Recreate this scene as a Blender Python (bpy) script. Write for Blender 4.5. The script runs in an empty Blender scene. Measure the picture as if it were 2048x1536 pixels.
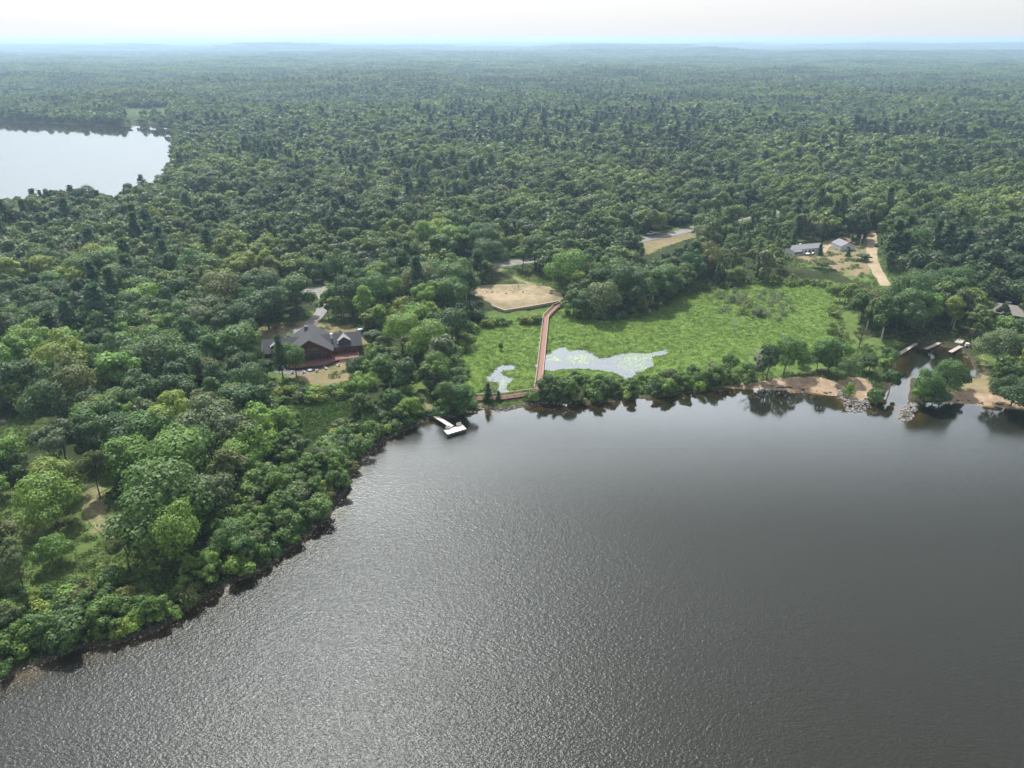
import bpy, bmesh, math, random
import numpy as np
from mathutils import Vector, Matrix, geometry
R_ = math.radians
scn = bpy.context.scene
COL = scn.collection
# ------------------------------------------------------------------ camera
CAM_H, PITCH, FPX = 100.0, R_(25.86), 1421.0
cam_d = bpy.data.cameras.new('camera'); cam = bpy.data.objects.new('camera', cam_d); COL.objects.link(cam)
cam.location = (0, 0, CAM_H); cam.rotation_euler = (math.pi/2 - PITCH, 0, R_(0.0))
cam_d.sensor_width = 36; cam_d.lens = FPX/2048*36; cam_d.clip_start = 0.5; cam_d.clip_end = 120000
scn.camera = cam
# ------------------------------------------------------------------ sky and sun
SUN_EL, SUN_AZ = 55.0, -20.0      # azimuth from the view direction (+Y), negative = left
SUN_STR, SKY_STR, EXPO = 4.9, 0.12, 0.30
w = bpy.data.worlds.new('World'); scn.world = w; w.use_nodes = True
nt = w.node_tree; nt.nodes.clear()
wo = nt.nodes.new('ShaderNodeOutputWorld'); bg = nt.nodes.new('ShaderNodeBackground')
sky = nt.nodes.new('ShaderNodeTexSky'); sky.sky_type = 'NISHITA'; sky.sun_disc = False
sky.sun_elevation = R_(SUN_EL); sky.sun_rotation = R_(SUN_AZ); sky.altitude = 300
sky.air_density = 1.0; sky.dust_density = 5.0; sky.ozone_density = 1.0
veil = nt.nodes.new('ShaderNodeMix'); veil.data_type = 'RGBA'; veil.inputs[0].default_value = 0.70

tcw = nt.nodes.new('ShaderNodeTexCoord'); dt = nt.nodes.new('ShaderNodeVectorMath'); dt.operation = 'DOT_PRODUCT'
_a, _e = R_(SUN_AZ), R_(SUN_EL); dt.inputs[1].default_value = (math.sin(_a)*math.cos(_e), math.cos(_a)*math.cos(_e), math.sin(_e))
nt.links.new(tcw.outputs['Generated'], dt.inputs[0])
glow = nt.nodes.new('ShaderNodeValToRGB'); nt.links.new(dt.outputs['Value'], glow.inputs[0])   # thin high cloud, brighter round the sun
cr = glow.color_ramp
while len(cr.elements) < 5: cr.elements.new(.5)
for e_, (p_, v_) in zip(cr.elements, ((0, 6.2), (.3, 7.1), (.58, 8.3), (.8, 29), (1, 32))): e_.position = p_; e_.color = (v_, v_*1.02, v_*1.045, 1)
sz = nt.nodes.new('ShaderNodeSeparateXYZ'); nt.links.new(tcw.outputs['Generated'], sz.inputs[0])
zm = nt.nodes.new('ShaderNodeMapRange'); zm.interpolation_type = 'SMOOTHSTEP'; nt.links.new(sz.outputs[2], zm.inputs[0])
for i_, v_ in enumerate((.40, .82, 1.0, .30)): zm.inputs[i_+1].default_value = v_      # the veil thins out overhead
vm = nt.nodes.new('ShaderNodeVectorMath'); vm.operation = 'SCALE'; nt.links.new(glow.outputs[0], vm.inputs[0]); nt.links.new(zm.outputs[0], vm.inputs['Scale'])
nt.links.new(vm.outputs[0], veil.inputs[7])
nt.links.new(sky.outputs[0], veil.inputs[6]); nt.links.new(veil.outputs[2], bg.inputs[0])
bg.inputs[1].default_value = SKY_STR
nt.links.new(bg.outputs[0], wo.inputs[0])
sd_ = bpy.data.lights.new('sun', 'SUN'); sd_.energy = SUN_STR; sd_.angle = R_(1.0); sd_.color = (1, 0.97, 0.92)
sun = bpy.data.objects.new('sun', sd_); COL.objects.link(sun)
az, el = R_(SUN_AZ), R_(SUN_EL)
sdir = Vector((math.sin(az)*math.cos(el), math.cos(az)*math.cos(el), math.sin(el)))
sun.rotation_euler = sdir.to_track_quat('Z', 'Y').to_euler(); sun.location = (0, 0, 500)
vs = scn.view_settings; vs.view_transform = 'Standard'; vs.look = 'None'; vs.gamma = 1; vs.exposure = EXPO
vs.use_curve_mapping = False
scn.render.engine = 'CYCLES'
cy = scn.cycles
cy.max_bounces = 6; cy.diffuse_bounces = 2; cy.glossy_bounces = 3; cy.transmission_bounces = 3
cy.transparent_max_bounces = 8; cy.volume_bounces = 0
cy.sample_clamp_indirect = 4; cy.use_denoising = True
try: cy.denoiser = 'OPENIMAGEDENOISE'; cy.denoising_prefilter = 'ACCURATE'
except Exception: pass
# ------------------------------------------------------------------ projection helpers (a traced pixel -> a place on the ground)
sp, cp = math.sin(PITCH), math.cos(PITCH)
def unp(px, py, z=0.0):
    dx = (px-1024)/FPX; dy = (768-py)/FPX
    vx, vy, vz = dx, cp+dy*sp, -sp+dy*cp
    t = (z-CAM_H)/vz
    return (vx*t, vy*t)
def proj(x, y, z):
    z = z-CAM_H
    d = y*cp - z*sp; u = y*sp + z*cp
    return 1024+FPX*x/d, 768-FPX*u/d, d
def G(pts, z=0.0): return np.array([unp(a, b, z) for a, b in pts])
# ------------------------------------------------------------------ numpy noise / distance
rng = np.random.default_rng(7); random.seed(7)
TAB = rng.random((256, 256))
def vnoise(x, y, o=0):
    x = np.asarray(x, float)+o*17.3; y = np.asarray(y, float)+o*41.7
    xi = np.floor(x).astype(int); yi = np.floor(y).astype(int); fx = x-xi; fy = y-yi
    fx = fx*fx*(3-2*fx); fy = fy*fy*(3-2*fy)
    a = TAB[xi & 255, yi & 255]; b = TAB[(xi+1) & 255, yi & 255]; c = TAB[xi & 255, (yi+1) & 255]; d = TAB[(xi+1) & 255, (yi+1) & 255]
    return (a*(1-fx)+b*fx)*(1-fy)+(c*(1-fx)+d*fx)*fy
def fbm(x, y, n=3, o=0):
    s = 0; a = 1; t = 0
    for i in range(n):
        s = s+a*vnoise(x*2**i, y*2**i, o+i*3); t += a; a *= .5
    return s/t
def sdf(poly, x, y):
    """signed distance, positive inside"""
    x = np.asarray(x, float); y = np.asarray(y, float)
    d = np.full(x.shape, 1e18); ins = np.zeros(x.shape, bool)
    n = len(poly)
    for i in range(n):
        ax, ay = poly[i]; bx, by = poly[(i+1) % n]
        ex, ey = bx-ax, by-ay; L = ex*ex+ey*ey+1e-12
        t = np.clip(((x-ax)*ex+(y-ay)*ey)/L, 0, 1)
        d = np.minimum(d, (x-ax-t*ex)**2+(y-ay-t*ey)**2)
        c = ((ay > y) != (by > y))
        with np.errstate(divide='ignore', invalid='ignore'):
            c &= x < (bx-ax)*(y-ay)/((by-ay) if by != ay else 1e-12)+ax
        ins ^= c
    return np.where(ins, 1, -1)*np.sqrt(d)
def pdist(pl, x, y):
    x = np.asarray(x, float); d = np.full(x.shape, 1e18)
    for i in range(len(pl)-1):
        ax, ay = pl[i]; bx, by = pl[i+1]; ex, ey = bx-ax, by-ay; L = ex*ex+ey*ey+1e-12
        t = np.clip(((x-ax)*ex+(y-ay)*ey)/L, 0, 1)
        d = np.minimum(d, (x-ax-t*ex)**2+(y-ay-t*ey)**2)
    return np.sqrt(d)
def sm(a, b, x):
    t = np.clip((x-a)/(b-a), 0, 1); return t*t*(3-2*t)
# ------------------------------------------------------------------ traced outlines (pixels of the 2048x1536 photograph)
SHORE = [(-700,1560),(-300,1450),(-60,1390),(0,1359),(49,1343),(110,1316),(151,1297),(203,1292),(237,1287),(290,1271),(317,1258),(347,1241),
 (366,1221),(403,1206),(439,1187),(464,1167),(500,1154),(537,1133),(571,1104),(607,1085),(629,1063),(656,1036),(681,999),(693,980),(703,955),
 (717,928),(742,904),(766,882),(791,870),(839,848),(864,838),(894,835),(917,829),(954,823),(972,818),(987,822),(1015,821),(1034,815),(1054,812),
 (1083,810),(1132,808),(1200,805),(1300,796),(1400,783),(1470,776),(1530,776),(1600,781),(1648,788),(1671,792),(1680,800),(1693,815),(1714,822),(1735,812),
 (1750,802),(1769,792),(1776,775),(1786,755),(1792,736),(1794,716),(1806,700),(1826,691),(1843,698),(1856,697),(1878,690),(1900,694),(1921,695),(1931,703),(1939,714),
 (1947,728),(1953,742),(1949,751),(1937,758),(1921,761),(1882,763),(1850,759),(1826,757),(1822,775),(1818,794),(1814,812),(1804,820),(1800,836),
 (1808,842),(1822,838),(1835,820),(1840,808),(1882,802),(1908,803),(1941,806),(1980,812),(2009,814),(2048,817),(2200,835),(2600,850)]
LAKE = np.vstack([G(SHORE), [(900, -200), (-700, -200)]])
POND = G([(1068,730),(1076,722),(1092,710),(1103,705),(1115,696),(1130,695),(1142,701),(1156,699),(1170,697),(1175,703),(1187,705),(1195,712),
 (1216,714),(1240,707),(1263,705),(1300,707),(1317,700),(1339,699),(1335,707),(1309,715),(1306,736),(1280,744),(1252,762),(1232,748),(1200,742),(1150,738),(1100,742),(1075,742)])
POND2 = G([(970,757),(982,745),(991,735),(1005,729),(1021,728),(1032,733),(1032,743),(1030,753),(1021,764),(1011,774),(1020,786),(1003,788),(991,780),(999,774),(997,768),(976,763)])
ISLET = unp(1020, 747)
FARLAKE = G([(-900,238),(-50,239),(100,246),(200,251),(262,252),(268,249),(274,252),(330,256),(345,263),(343,285),(345,318),(335,350),(318,368),(285,378),(255,392),(225,400),(150,412),(60,418),(0,424),(-400,440),(-900,440)])
FARP = [G([(198,111),(230,110.6),(262,112),(266,117),(235,118),(200,117)]), G([(1985,127),(2048,126),(2300,126),(2300,134),(2048,135),(2000,134)])]
MARSH = G([(945,648),(985,636),(1040,636),(1085,628),(1130,622),(1150,640),(1230,642),(1290,628),(1340,600),(1380,583),(1430,575),(1500,570),(1580,568),(1650,572),
 (1672,600),(1676,640),(1700,690),(1650,720),(1500,752),(1380,772),(1250,788),(1100,795),(955,797),(940,770),(920,730),(918,700),(928,670)])
FMARSH = G([(232,224),(290,225.5),(344,224),(340,235),(300,237),(262,238),(246,235)])
LOT = G([(939,584),(974,580),(1056,578),(1100,584),(1118,596),(1126,606),(1117,611),(1062,618),(1009,626),(988,622),(962,606),(939,598)])
LAWNS = [G(p) for p in (
 [(505,664),(560,648),(622,630),(655,640),(700,648),(745,675),(760,700),(712,725),(703,785),(630,785),(520,775),(490,720)],   # lodge
 [(1560,492),(1660,470),(1740,482),(1830,535),(1790,590),(1740,590),(1680,560),(1560,545)],                           # white house
 [(1672,615),(1700,618),(1745,680),(1830,690),(1800,700),(1780,760),(1700,770),(1690,700),(1676,650)],               # by the channel
 [(150,985),(225,960),(240,1040),(330,1150),(300,1215),(60,1235),(-60,1200),(-60,1000),(60,1000),(140,1080)],         # left meadow
 [(-60,845),(90,850),(90,910),(0,930),(-60,930)],
 [(745,685),(790,705),(860,800),(905,840),(850,845),(790,760)],
 [(960,560),(985,545),(1100,525),(1150,600),(1120,606),(1050,578)],
 [(1240,500),(1410,460),(1430,475),(1290,520)],
 [(1930,690),(1960,640),(2048,640),(2048,700),(1970,770),(1990,812),(1900,803),(1920,762),(1960,745)],
 [(560,780),(700,780),(740,820),(730,860),(640,890),(590,860)])]
DRY = [G(p) for p in (
 [(510,664),(560,655),(625,645),(655,660),(700,660),(752,690),(712,712),(700,770),(640,785),(590,768),(560,740),(515,690)],
 [(1575,520),(1640,500),(1665,478),(1740,490),(1752,540),(1735,560),(1700,565),(1650,545)],
 [(1960,700),(1985,770),(1985,805),(1905,800),(1925,762),(1958,745)],
 [(1265,497),(1400,464),(1412,474),(1290,520)],
 [(180,985),(205,1000),(215,1040),(240,1080),(225,1090),(170,1050)])]
WET = G([(600,820),(680,808),(735,825),(725,852),(680,868),(640,892),(608,882),(598,850)])
ROAD = G([(430,612),(560,594),(640,588),(770,574),(880,558),(985,542),(1050,532),(1150,514),(1265,494),(1340,476),(1405,462),(1480,447),(1560,432)])
DRIVE = G([(632,588),(645,597),(650,610),(645,628),(632,648),(612,668),(585,684),(552,690)])
def wdist(x, y):
    """distance to water: positive on land"""
    d = -sdf(LAKE, x, y)
    n = (fbm(x/5.0, y/5.0, 2, 3)-.5)*1.6
    far = -sdf(FARLAKE, x, y); d = np.minimum(d+n, far+(fbm(x/20., y/20., 2, 5)-.5)*10)
    p = -np.maximum(sdf(POND, x, y), sdf(POND2, x, y))+(fbm(x/2.6, y/2.6, 2, 9)-.5)*2.2
    isl = 2.4-np.hypot((x-ISLET[0])/1.0, (y-ISLET[1])/1.1)+(fbm(x/1.6, y/1.6, 2, 2)-.5)*1.6
    p = np.maximum(p, isl)
    for q in FARP: d = np.minimum(d, -sdf(q, x, y))
    return np.minimum(d, p)
def Hgt(x, y, wd=None):
    x = np.asarray(x, float); y = np.asarray(y, float)
    if wd is None: wd = wdist(x, y)
    r = np.hypot(x, y)
    m = sm(2.5, 13, -sdf(MARSH, x, y))
    land = 0.22+m*(0.25+1.3*sm(0, 14, wd))
    land = land+m*sm(4, 60, wd)*(fbm(x/45, y/45, 2, 4)-.35)*3.0
    land = land+sm(30, 300, wd)*sm(380, 1100, r)*(fbm(x/300, y/300, 3, 7)-.4)*26
    land = land+sm(200, 1500, wd)*sm(2200, 7000, r)*np.maximum(0, fbm(x/1500, y/900, 3, 11)-.42)*125
    under = np.maximum(wd*0.10-0.02, -3.5)
    return np.where(wd > 0, land*sm(-.2, .9, wd), under)
def H1(x, y): return float(Hgt(np.array([x]), np.array([y]))[0])
# ------------------------------------------------------------------ materials
MATS = {}
def nm(name):
    m = bpy.data.materials.new(name); m.use_nodes = True; m.node_tree.nodes.clear()
    MATS[name] = m
    return m, m.node_tree.nodes, m.node_tree.links
def N(nodes, t, **k):
    n = nodes.new(t)
    for a, b in k.items(): setattr(n, a, b)
    return n
def ramp(nodes, stops, interp='LINEAR'):
    n = nodes.new('ShaderNodeValToRGB'); cr = n.color_ramp; cr.interpolation = interp
    while len(cr.elements) < len(stops): cr.elements.new(.5)
    for e, (p, c) in zip(cr.elements, stops): e.position = p; e.color = (*c, 1) if len(c) == 3 else c
    return n
def noise(nodes, links, scale, detail=3, rough=.55, vec=None):
    n = nodes.new('ShaderNodeTexNoise'); n.inputs['Scale'].default_value = scale
    n.inputs['Detail'].default_value = detail; n.inputs['Roughness'].default_value = rough
    if vec: links.new(vec, n.inputs['Vector'])
    return n
def simple(name, c1, c2=None, scale=.8, rough=.8, spec=.3, bump=0., metal=0., stretch=None):
    m, n, l = nm(name)
    o = N(n, 'ShaderNodeOutputMaterial'); p = N(n, 'ShaderNodeBsdfPrincipled'); l.new(p.outputs[0], o.inputs[0])
    p.inputs['Roughness'].default_value = rough; p.inputs['Specular IOR Level'].default_value = spec; p.inputs['Metallic'].default_value = metal
    tc = N(n, 'ShaderNodeTexCoord'); mp = N(n, 'ShaderNodeMapping'); l.new(tc.outputs['Object'], mp.inputs[0])
    if stretch: mp.inputs['Scale'].default_value = stretch
    t = noise(n, l, scale, 4, .6, mp.outputs[0])
    c2 = c2 or tuple(v*.75 for v in c1)
    if name in ('sand', 'dry_sand', 'dirt_track', 'sandy_road', 'asphalt'):
        t2 = noise(n, l, scale*.22, 5, .7, mp.outputs[0]); sw_ = N(n, 'ShaderNodeMix'); sw_.inputs[0].default_value = .5; l.new(t.outputs[0], sw_.inputs[2]); l.new(t2.outputs[0], sw_.inputs[3])
        r = ramp(n, [(.36, tuple(v*.72 for v in c2)), (.5, c2), (.62, c1)]); l.new(sw_.outputs[0], r.inputs[0]); l.new(r.outputs[0], p.inputs['Base Color'])
        b = N(n, 'ShaderNodeBump'); b.inputs['Strength'].default_value = bump or .2; b.inputs['Distance'].default_value = .1
        l.new(t.outputs[0], b.inputs['Height']); l.new(b.outputs[0], p.inputs['Normal']); return m
    r = ramp(n, [(.3, c2), (.7, c1)]); l.new(t.outputs[0], r.inputs[0]); l.new(r.outputs[0], p.inputs['Base Color'])
    if bump:
        b = N(n, 'ShaderNodeBump'); b.inputs['Strength'].default_value = bump; b.inputs['Distance'].default_value = .1
        l.new(t.outputs[0], b.inputs['Height']); l.new(b.outputs[0], p.inputs['Normal'])
    return m
def wpos(n): return N(n, 'ShaderNodeNewGeometry').outputs['Position']
def attr(n, name):
    a = N(n, 'ShaderNodeAttribute'); a.attribute_name = name; return a.outputs['Fac']
def mth(n, l, op, a, b=None, c=None):
    m = N(n, 'ShaderNodeMath', operation=op)
    for i, v in enumerate((a, b, c)):
        if v is None: continue
        if isinstance(v, (int, float)): m.inputs[i].default_value = v
        else: l.new(v, m.inputs[i])
    return m.outputs[0]
def mixc(n, l, f, a, b):
    m = N(n, 'ShaderNodeMix', data_type='RGBA')
    for i, v in ((0, f), (6, a), (7, b)):
        if isinstance(v, (int, float)): m.inputs[i].default_value = v
        elif isinstance(v, tuple): m.inputs[i].default_value = (*v, 1)
        else: l.new(v, m.inputs[i])
    return m.outputs[2]
def mrange(n, l, v, a, b, c=0, d=1):
    m = N(n, 'ShaderNodeMapRange', interpolation_type='SMOOTHSTEP'); l.new(v, m.inputs[0])
    for i, x in enumerate((a, b, c, d)): m.inputs[i+1].default_value = x
    return m.outputs[0]
# ground
def ground_mat():
    m, n, l = nm('ground_cover')
    o = N(n, 'ShaderNodeOutputMaterial'); p = N(n, 'ShaderNodeBsdfPrincipled'); l.new(p.outputs[0], o.inputs[0])
    p.inputs['Roughness'].default_value = .95; p.inputs['Specular IOR Level'].default_value = .1
    P = wpos(n)
    n1 = noise(n, l, .35, 5, .65, P); n2 = noise(n, l, .06, 3, .5, P); n3 = noise(n, l, 1.6, 4, .7, P); n4 = noise(n, l, .11, 5, .7, P)
    forest = ramp(n, [(.3, (.022, .03, .013)), (.62, (.045, .062, .02)), (.8, (.075, .07, .035))]); l.new(n1.outputs[0], forest.inputs[0])
    grass = ramp(n, [(.25, (.05, .09, .02)), (.5, (.09, .14, .035)), (.75, (.14, .17, .06))]); l.new(n1.outputs[0], grass.inputs[0])
    dry = ramp(n, [(.3, (.10, .12, .04)), (.44, (.17, .155, .075)), (.56, (.23, .18, .11)), (.72, (.30, .23, .15))])
    l.new(mth(n, l, 'ADD', mth(n, l, 'MULTIPLY', n1.outputs[0], .5), mth(n, l, 'MULTIPLY', n4.outputs[0], .5)), dry.inputs[0])
    jit = mth(n, l, 'MULTIPLY', mth(n, l, 'SUBTRACT', n1.outputs[0], .5), 9.0)
    fl = mrange(n, l, mth(n, l, 'ADD', attr(n, 'lawn'), jit), -.6, .8)
    c = mixc(n, l, fl, forest.outputs[0], grass.outputs[0])
    fd = mrange(n, l, mth(n, l, 'ADD', attr(n, 'dry'), jit), -1.0, 1.5)
    c = mixc(n, l, fd, c, dry.outputs[0])
    fw = mrange(n, l, mth(n, l, 'ADD', attr(n, 'wet'), jit), -.5, 1.0)
    wetc = ramp(n, [(.3, (.03, .075, .012)), (.7, (.06, .13, .02))]); l.new(n3.outputs[0], wetc.inputs[0])
    c = mixc(n, l, fw, c, wetc.outputs[0])
    # bank and lake bed: sediment tones, with light scattered in deep water painted in
    bank = ramp(n, [(.3, (.02, .018, .015)), (.7, (.10, .085, .065))]); l.new(n3.outputs[0], bank.inputs[0])
    fb = mrange(n, l, attr(n, 'wd'), 1.9, .7)
    c = mixc(n, l, fb, c, bank.outputs[0])
    bed = ramp(n, [(.0, (.030, .034, .034)), (.45, (.030, .031, .026)), (.68, (.032, .027, .013)), (.9, (.058, .045, .018)), (1., (.10, .076, .036))])
    l.new(mth(n, l, 'ADD', mrange(n, l, attr(n, 'wd'), -9, 0), mth(n, l, 'MULTIPLY', mth(n, l, 'SUBTRACT', n1.outputs[0], .5), .3)), bed.inputs[0])
    c = mixc(n, l, mrange(n, l, attr(n, 'wd'), .25, -.25), c, bed.outputs[0])
    l.new(c, p.inputs['Base Color'])
    b = N(n, 'ShaderNodeBump'); b.inputs['Strength'].default_value = .6; b.inputs['Distance'].default_value = .3
    l.new(n3.outputs[0], b.inputs['Height']); l.new(b.outputs[0], p.inputs['Normal'])
    return m
def water_mat(name, rough, b_near, b_far, y0, y1, tint=(.78, .74, .62), extra=1.0, scale=1.0, ior=1.45):
    m, n, l = nm(name)
    o = N(n, 'ShaderNodeOutputMaterial'); P = wpos(n)
    gl = N(n, 'ShaderNodeBsdfGlossy'); tr = N(n, 'ShaderNodeBsdfTransparent'); tr.inputs[0].default_value = (*tint, 1)
    mp = N(n, 'ShaderNodeMapping'); mp.inputs['Rotation'].default_value = (0, 0, R_(28)); mp.inputs['Scale'].default_value = (.6, 1., 1)
    l.new(P, mp.inputs[0])
    a1 = noise(n, l, 2.7*scale, 2, .6, mp.outputs[0]); a2 = noise(n, l, 1.1*scale, 2, .5, mp.outputs[0]); a3 = noise(n, l, .022, 3, .5, P)
    h = mth(n, l, 'ADD', a1.outputs[0], mth(n, l, 'MULTIPLY', a2.outputs[0], .7))
    sep = N(n, 'ShaderNodeSeparateXYZ'); l.new(P, sep.inputs[0])
    st = mrange(n, l, sep.outputs[1], y0, y1, b_near, b_far)
    l.new(mrange(n, l, sep.outputs[1], 160, 192, rough, .035) if name == 'lake_water' else mth(n, l, 'ADD', rough, 0.0), gl.inputs['Roughness'])
    st = mth(n, l, 'MULTIPLY', st, mrange(n, l, a3.outputs[0], .3, .7, .9, 1.1))
    b = N(n, 'ShaderNodeBump'); b.inputs['Distance'].default_value = .145 if name == 'lake_water' else .12
    l.new(st, b.inputs['Strength']); l.new(h, b.inputs['Height'])
    l.new(b.outputs[0], gl.inputs['Normal'])
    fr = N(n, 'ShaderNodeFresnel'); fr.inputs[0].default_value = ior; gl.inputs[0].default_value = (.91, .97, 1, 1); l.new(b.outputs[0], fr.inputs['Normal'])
    mx = N(n, 'ShaderNodeMixShader'); l.new(mth(n, l, 'MULTIPLY', fr.outputs[0], mrange(n, l, sep.outputs[1], 125, 196, .85, 2.3) if name == 'lake_water' else extra), mx.inputs[0])  # reflection scaled beyond Fresnel, rising with Y on the lake: added sky sheen
    l.new(tr.outputs[0], mx.inputs[1]); l.new(gl.outputs[0], mx.inputs[2]); l.new(mx.outputs[0], o.inputs[0])
    return m
def leaf_mat(name, mode, hue=0):
    """mode 'obj' takes the tree's own colour; 'rnd' picks by tree and by stand"""
    m, n, l = nm(name)
    o = N(n, 'ShaderNodeOutputMaterial'); oi = N(n, 'ShaderNodeObjectInfo'); P = wpos(n)
    if mode == 'obj':
        base = oi.outputs['Color']
    else:
        src = oi.outputs['Location'] if mode == 'rnd' else P
        stand = noise(n, l, .011, 3, .55, src); mid = noise(n, l, .045 if mode == 'rnd' else .1, 2, .5, src)
        rv = oi.outputs['Random'] if mode == 'rnd' else mid.outputs[0]
        f = mth(n, l, 'ADD', mth(n, l, 'MULTIPLY', rv, .50), mth(n, l, 'ADD', mth(n, l, 'MULTIPLY', mth(n, l, 'SUBTRACT', stand.outputs[0], .5), 2.4), mth(n, l, 'MULTIPLY', mid.outputs[0], .48)))
        if hue == 2:
            st = [(0., (.055, .105, .032)), (.3, (.085, .155, .040)), (.55, (.12, .205, .045)), (.8, (.165, .255, .05)), (1., (.20, .28, .06))]
        elif hue == 0:
            st = [(0., (.042, .075, .027)), (.3, (.068, .114, .034)), (.52, (.098, .155, .041)), (.74, (.138, .20, .047)), (1., (.18, .24, .055))]
        else:
            st = [(0., (.026, .050, .025)), (.5, (.040, .074, .032)), (1., (.058, .10, .036))]
        r = ramp(n, st); l.new(f, r.inputs[0]); base = r.outputs[0]
        g = N(n, 'ShaderNodeMix', data_type='RGBA'); g.inputs[7].default_value = (.11, .115, .075, 1)
        l.new(mth(n, l, 'MULTIPLY', mth(n, l, 'GREATER_THAN', oi.outputs['Random'], .93), .6 if mode == 'rnd' else 0.), g.inputs[0]); l.new(base, g.inputs[6]); base = g.outputs[2]
    leafn = noise(n, l, .9, 3, .6, P)
    hs = N(n, 'ShaderNodeHueSaturation'); l.new(base, hs.inputs['Color'])
    l.new(mrange(n, l, leafn.outputs[0], .25, .75, .66, 1.38), hs.inputs['Value'])
    base = hs.outputs[0]
    p = N(n, 'ShaderNodeBsdfPrincipled'); p.inputs['Roughness'].default_value = .55; p.inputs['Specular IOR Level'].default_value = .32
    l.new(base, p.inputs['Base Color'])
    t = N(n, 'ShaderNodeBsdfTranslucent'); hs2 = N(n, 'ShaderNodeHueSaturation'); hs2.inputs['Hue'].default_value = .49; hs2.inputs['Saturation'].default_value = 1.1; hs2.inputs['Value'].default_value = 1.5
    l.new(base, hs2.inputs['Color']); l.new(hs2.outputs[0], t.inputs[0])
    mx = N(n, 'ShaderNodeMixShader'); mx.inputs[0].default_value = .33
    l.new(p.outputs[0], mx.inputs[1]); l.new(t.outputs[0], mx.inputs[2]); l.new(mx.outputs[0], o.inputs[0])
    return m
M_GROUND = ground_mat()
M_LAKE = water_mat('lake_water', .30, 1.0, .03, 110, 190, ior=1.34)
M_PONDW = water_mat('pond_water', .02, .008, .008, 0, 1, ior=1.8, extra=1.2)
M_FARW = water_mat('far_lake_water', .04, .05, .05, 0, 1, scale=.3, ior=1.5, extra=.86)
M_LEAF = leaf_mat('leaves', 'obj'); M_LEAFR = leaf_mat('forest_leaves', 'rnd'); M_LEAFB = leaf_mat('thicket_leaves', 'rnd', 2); M_NEEDR = leaf_mat('forest_needles', 'rnd', 1); M_LEAFP = leaf_mat('far_leaves', 'pos')
M_BARK = simple('bark', (.12, .095, .07), (.05, .04, .03), 3); M_BIRCH = simple('pale_bark', (.55, .52, .46), (.3, .27, .23), 3)
M_ROAD = simple('asphalt', (.27, .255, .24), (.20, .19, .18), .5); M_SAND = simple('sand', (.40, .30, .20), (.30, .215, .14), .6, .9, bump=.4)
M_LOT = simple('dry_sand', (.34, .265, .175), (.24, .20, .12), .25, .95, bump=.3)
M_TRACK = simple('dirt_track', (.30, .25, .16), (.17, .17, .08), 1.1, .95)
M_DIRT = simple('sandy_road', (.42, .33, .22), (.33, .26, .17), .8, .95)
M_MARSH = simple('marsh_turf', (.135, .21, .042), (.095, .16, .036), .7, .95, .1, bump=.8)
M_DECK = simple('red_deck', (.28, .15, .115), (.20, .10, .075), 1.5, .75, stretch=(1, 8, 1))
M_RAIL = simple('red_rail', (.16, .055, .04), (.10, .035, .025), 2, .7)
M_CAP = simple('rail_cap', (.46, .36, .30), (.36, .27, .22), 2, .7)
M_DOCK = simple('dock_boards', (.62, .58, .52), (.46, .43, .38), 1.2, .6, stretch=(1, 6, 1))
M_DOCKG = simple('weathered_boards', (.48, .43, .36), (.33, .29, .24), 1.2, .8, stretch=(1, 6, 1))
M_METAL = simple('dock_metal', (.12, .12, .12), (.06, .06, .06), 3, .5, .5)
M_LOG = simple('stained_logs', (.155, .048, .022), (.085, .026, .014), .9, .7, .3, bump=.5, stretch=(.4, .4, 5))
M_SHING = simple('dark_shingles', (.060, .063, .070), (.036, .038, .043), 2.2, .8, .3, bump=.3)
M_SHINGG = simple('grey_shingles', (.25, .25, .27), (.19, .19, .21), 1.5, .85, .3)
M_SHINGB = simple('weathered_shingles', (.27, .25, .23), (.17, .155, .14), 1.5, .85, .3)
M_GLASS = simple('window_glass', (.03, .035, .04), (.02, .02, .025), 1, .08, .8)
M_WHITE = simple('white_paint', (.78, .79, .80), (.68, .69, .70), 1, .5, .4)
M_SIDE = simple('pale_siding', (.74, .77, .83), (.66, .69, .75), 1.5, .6, .3, stretch=(1, 1, 6))
M_STONE = simple('patio_stone', (.20, .19, .19), (.12, .12, .12), 1.3, .85, bump=.4)
M_ROCK = simple('rock', (.22, .195, .175), (.07, .062, .055), 1.4, .85, .3, bump=.6)
M_ROCKL = simple('pale_rock', (.38, .36, .33), (.16, .15, .135), 1.4, .85, .3, bump=.6)
M_TIMBER = simple('wall_timber', (.42, .36, .28), (.28, .24, .18), 1.5, .8)
M_CONC = simple('concrete', (.50, .45, .38), (.40, .36, .30), .8, .85)
M_RED = simple('red_paint', (.40, .035, .025), (.28, .03, .02), 1, .45, .5)
M_BLUE = simple('blue_plastic', (.03, .25, .55), (.03, .2, .45), 1, .4, .5)
M_RUBBER = simple('rubber', (.02, .02, .02), (.015, .015, .015), 1, .8)
M_BROWNW = simple('brown_siding', (.16, .095, .06), (.09, .055, .035), 1.2, .8, stretch=(1, 1, 6))
M_LILY = simple('lily_leaf', (.24, .33, .15), (.15, .22, .08), 1.2, .25, .8)
M_STRAW = simple('grey_twigs', (.24, .27, .17), (.15, .18, .10), 2, .9)
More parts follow.
